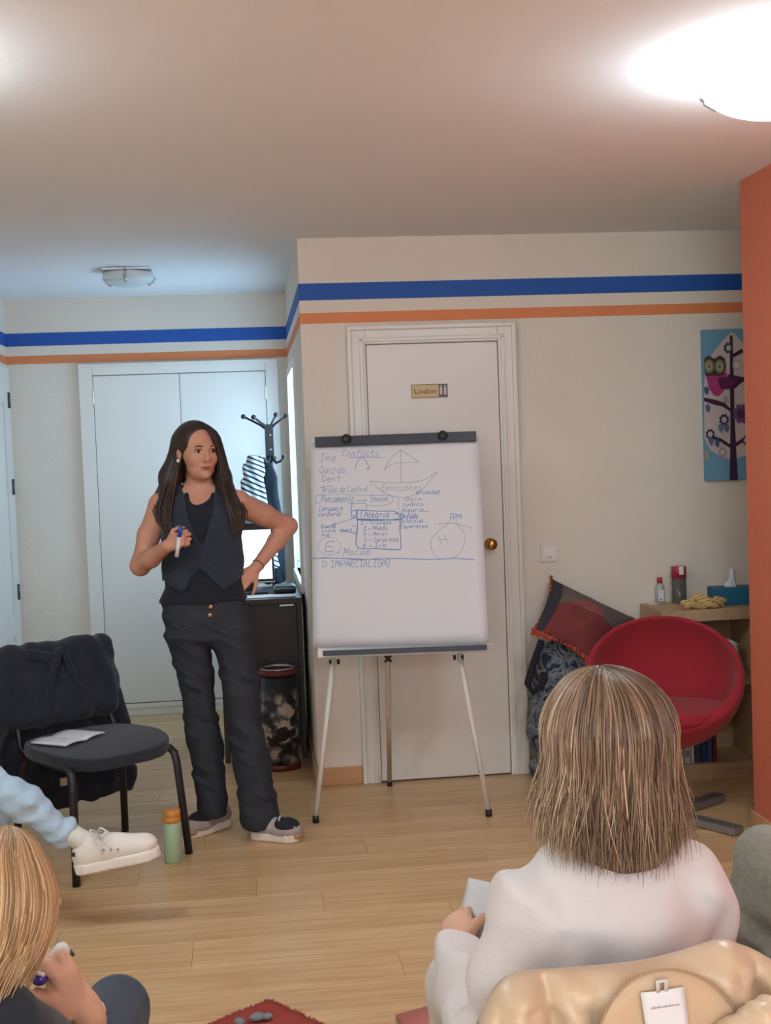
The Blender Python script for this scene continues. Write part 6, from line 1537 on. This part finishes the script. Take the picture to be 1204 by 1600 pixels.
for kx in (.95, 1.20):
    sd = SDF((kx-.07, 2.54, -.01), (kx+.07, 2.86, .12), .006); sd.add(ell((kx, 2.62, .05), (.042, .06, .048)), .01); sd.add(ell((kx, 2.74, .035), (.044, .09, .034)), .03); sd.keep(lambda X, Y, Z: (.002-Z)+0*X+0*Y); sd.build('shoe', mat('dark_shoe', srgb(60, 54, 52), .6), gw, 1)
ch4 = copy_tree(ch, (1.06, 2.16, 0), math.pi, 'black stacking chair under the person in grey at the right edge')

# ------------------------------------------------------------------ person in pale jeans at the left edge, legs crossed
LY = 4.2
def Pl(px, py, dy=0.0): return at(px, py, LY+dy)
lw = thing('person', (-1.3, 4.25, 0), 'seated person at the left edge in pale jeans and a white canvas sneaker', 'person')
ank = Pl(130, 1322); knee = Pl(-70, 1190, .02); hip = np.array([-1.40, 4.28, .50])
M_lj = mat('pale_blue_denim', srgb(172, 196, 214), .9, .2, .14, 14, .25, 120)
lj = SDF((-1.62, 3.95, .02), (-.52, 4.52, .78), .008)
lj.add(cone(hip, knee, .090, .066), .03)
m1 = Pl(40, 1258); lj.add(cone(knee, m1, .064, .056), .03); lj.add(cone(m1, Pl(94, 1295), .056, .045), .02); lj.add(cone(Pl(94, 1295), Pl(101, 1299), .048, .047), .006)
kn2 = np.array([-.93, 4.36, .46]); lj.add(cone(hip+np.array([0, .10, 0]), kn2, .09, .078), .03); lj.add(cone(kn2, (-.90, 4.40, .09), .074, .058), .02)
lj.add(loft([(.44, -1.42, 4.33, .15, .17), (.56, -1.43, 4.33, .14, .17), (.66, -1.44, 4.33, .12, .16)]), .03)
lj.push(folds([((.9, 0, .5), .085, .005, 1.3), ((.6, .3, -1), .06, .0035, 1.2), ((.3, 0, 1), .13, .004, 1.0)]))
lj.build('jeans', M_lj, lw, 1)
# canvas sneaker: local x from heel to toe, z up
s_heel = Pl(119, 1364); s_toe = Pl(250, 1335, -.02); sx_ = (s_toe-s_heel); SL = np.linalg.norm(sx_); sx_ /= SL
sz_ = np.array([-sx_[2], 0, sx_[0]]); sz_ /= np.linalg.norm(sz_); sy_ = np.cross(sz_, sx_); SR = np.stack([sx_, sy_, sz_], 1); Ls = T3(s_heel, SR)
M_cv = mat('white_canvas', srgb(228, 222, 214), .85, .2, .03, 20, .1, 250); M_rub = mat('white_rubber', srgb(232, 224, 216), .5, .4, .02, 10)
lo_s, hi_s = np.minimum(s_heel, s_toe)-.12, np.maximum(s_heel, s_toe)+.16
us = SDF(lo_s, hi_s, .005)
us.add(ell(Ls(.05, 0, .048), (.052, .037, .054), SR), .02); us.add(cone(Ls(.050, 0, .062), Ls(.064, 0, .084), .038, .038), .02); us.add(ell(Ls(.13, 0, .054), (.075, .044, .052), SR), .03); us.add(ell(Ls(SL-.062, 0, .046), (.062, .046, .038), SR), .03)
us.cut((lambda X, Y, Z: (X-s_heel[0])*0+(Z-s_heel[2])*0+((X-s_heel[0])*sz_[0]+(Y-s_heel[1])*sz_[1]+(Z-s_heel[2])*sz_[2]-.004)*1.0, lo_s, hi_s), .002)
snk = us.build('sneaker', M_cv, lw, 1)
ro = SDF(lo_s, hi_s, .005)
sole_field(ro, s_heel, SR, SL, -.004, .032, 1.12)
ro.build('sole', M_rub, snk, 1)
tc_ = SDF(lo_s, hi_s, .004); tc_.add(ell(Ls(SL-.036, 0, .044), (.036, .043, .032), SR), .008); tc_.build('toe_cap', M_rub, snk, 1)
for k in range(5):
    x_ = .095+k*.020; z_ = .118-k*.0095; MB().tube([Ls(x_, -.040, z_-.028), Ls(x_+.002, -.022, z_-.004), Ls(x_+.004, 0, z_+.002), Ls(x_+.008, .034, z_-.012)], .0042, 6).build('lace', mat('lace_bright', srgb(240, 236, 230), .8), snk)
bw_ = MB()
for s_ in (-1, 1):
    bw_.tube([Ls(.10, -.010, .122), Ls(.10+s_*.018, -.028, .136), Ls(.112+s_*.03, -.042, .120), Ls(.108+s_*.010, -.040, .108), Ls(.10, -.016, .118)], .0034, 6)
    bw_.tube([Ls(.10, -.014, .118), Ls(.115+s_*.012, -.046, .090), Ls(.122+s_*.014, -.050, .055)], .0032, 6)
bw_.build('lace_bow', M_cv, snk)
for x_ in (.115, .137, .159): MB().lathe([(0, 0), (.004, 0), (.004, .002), (0, .002)], n=10, M=Matrix.Translation(Ls(x_, -.0445, .068-.2*(x_-.115))) @ Matrix.Rotation(math.pi/2, 4, 'X')).build('eyelet', mat('eyelet_grey', srgb(150, 148, 146), .4), snk)
MB().box((-.006, -.002, -.007), (.006, .002, .007), .001, Matrix.Translation(Ls(.014, -.038, .072))).build('heel_tag', M_black, snk)
lb2 = SDF((-1.62, 3.95, .10), (-.50, 4.62, 1.36), .009)
lb2.add(cone(Pl(94, 1295), Ls(.052, 0, .07), .028, .026), .02)
sk = SDF(ank-.12, ank+.12, .005); sk.add(cone(Pl(98, 1298), Ls(.058, 0, .09), .036, .033), .01); sk.push(folds([((.9, 0, .6), .02, .0008, .5)])); sk.build('sock', mat('ribbed_sock', srgb(212, 214, 204), .9), lw, 1)
LH = np.array([-1.42, 4.30, 1.18]); LR = rot_z(math.pi/2-.1)
A, cuts = head_prims(LH, LR)
for p_, k in A: lb2.add(p_, k)
lb2.add(cone(LH+np.array([0, 0, -.08]), LH+np.array([-.02, .01, -.21]), .052, .06), .02)
lb2.add(loft([(.50, -1.44, 4.32, .09, .13), (.75, -1.45, 4.32, .10, .14), (.92, -1.44, 4.32, .09, .16), (.98, -1.44, 4.32, .06, .10)]), .03)
lb2.add(cone(hip, knee, .06, .05), .02); lb2.add(cone(knee, Pl(94, 1295), .045, .029), .02)
for s_, hx, hy in ((-1, -1.12, 4.22), (1, -1.12, 4.42)):
    sh_ = np.array([-1.44, 4.32+s_*.16, .92]); el_ = np.array([-1.34, 4.32+s_*.22, .68]); wr_ = np.array([hx, hy, .60])
    lb2.add(cone(sh_, el_, .05, .04), .03); lb2.add(cone(el_, wr_, .038, .026), .02)
    for p_, k in hand_prims(wr_, np.array([1, -s_*.3, -.1]), np.array([0, 0, 1]), np.array([0, -s_, 0]), .9, (.3, .5, .4), (.3, .3)): lb2.add(p_, k)
lb2.build('body', M_skin2, lw, 1)
lt = SDF((-1.70, 3.98, .50), (-1.10, 4.68, 1.04), .009)
lt.add(loft([(.54, -1.44, 4.32, .13, .17), (.75, -1.45, 4.32, .13, .17), (.92, -1.44, 4.32, .11, .17), (.99, -1.44, 4.32, .07, .11)]), .02)
for s_ in (-1, 1): lt.add(cone((-1.44, 4.32+s_*.16, .92), (-1.34, 4.32+s_*.22, .68), .064, .056), .03); lt.add(cone((-1.34, 4.32+s_*.22, .68), (-1.17, 4.32+s_*.11, .61), .054, .044), .02)
lt.push(folds([((.5, .4, 1), .12, .004, 1.0)])); lt.build('sweater', mat('blue_grey_knit', srgb(176, 186, 194), .95, .2, .05, 20), lw, 1)
lhs = SDF(LH-.18, LH+.18, .008); lhs.add(ell(LH+np.array([-.02, 0, .02]), (.10, .088, .10)), .01); lhs.add(cone(LH+np.array([-.05, 0, -.02]), LH+np.array([-.06, 0, -.12]), .075, .06), .03); lhs.cut(ell(T3(LH, LR)(0, -.12, -.05), (.055, .085, .12), LR), .01)
lhs.build('hair', M_hairb, lw, 1, fn=lambda V: np.full(len(V), .5))
cap_hair('hair_strands', LH+np.array([-.015, 0, .022]), LR, (.092, .104, .104), 900, short_end, .9, lw, M_hairb, lambda az, rs: float(np.clip(rs.normal(.6, .2), 0, 1)), seed=14, r=(.0012, .0024))
face_parts(LH, LR, 1.0, lw)
sd = SDF((-.96, 4.30, -.01), (-.62, 4.50, .13), .006); sd.add(ell((-.90, 4.40, .05), (.06, .042, .048)), .01); sd.add(ell((-.78, 4.40, .035), (.09, .044, .034)), .03); sd.keep(lambda X, Y, Z: (.002-Z)+0*X+0*Y); sd.build('sneaker', M_cv, lw, 1)
ch5 = copy_tree(ch, (-1.42, 4.32, 0), math.pi/2, 'black stacking chair under the person in pale jeans')
for c_ in (ch, ch2, ch3, ch4, ch5): c_['group'] = 'black stacking chairs'
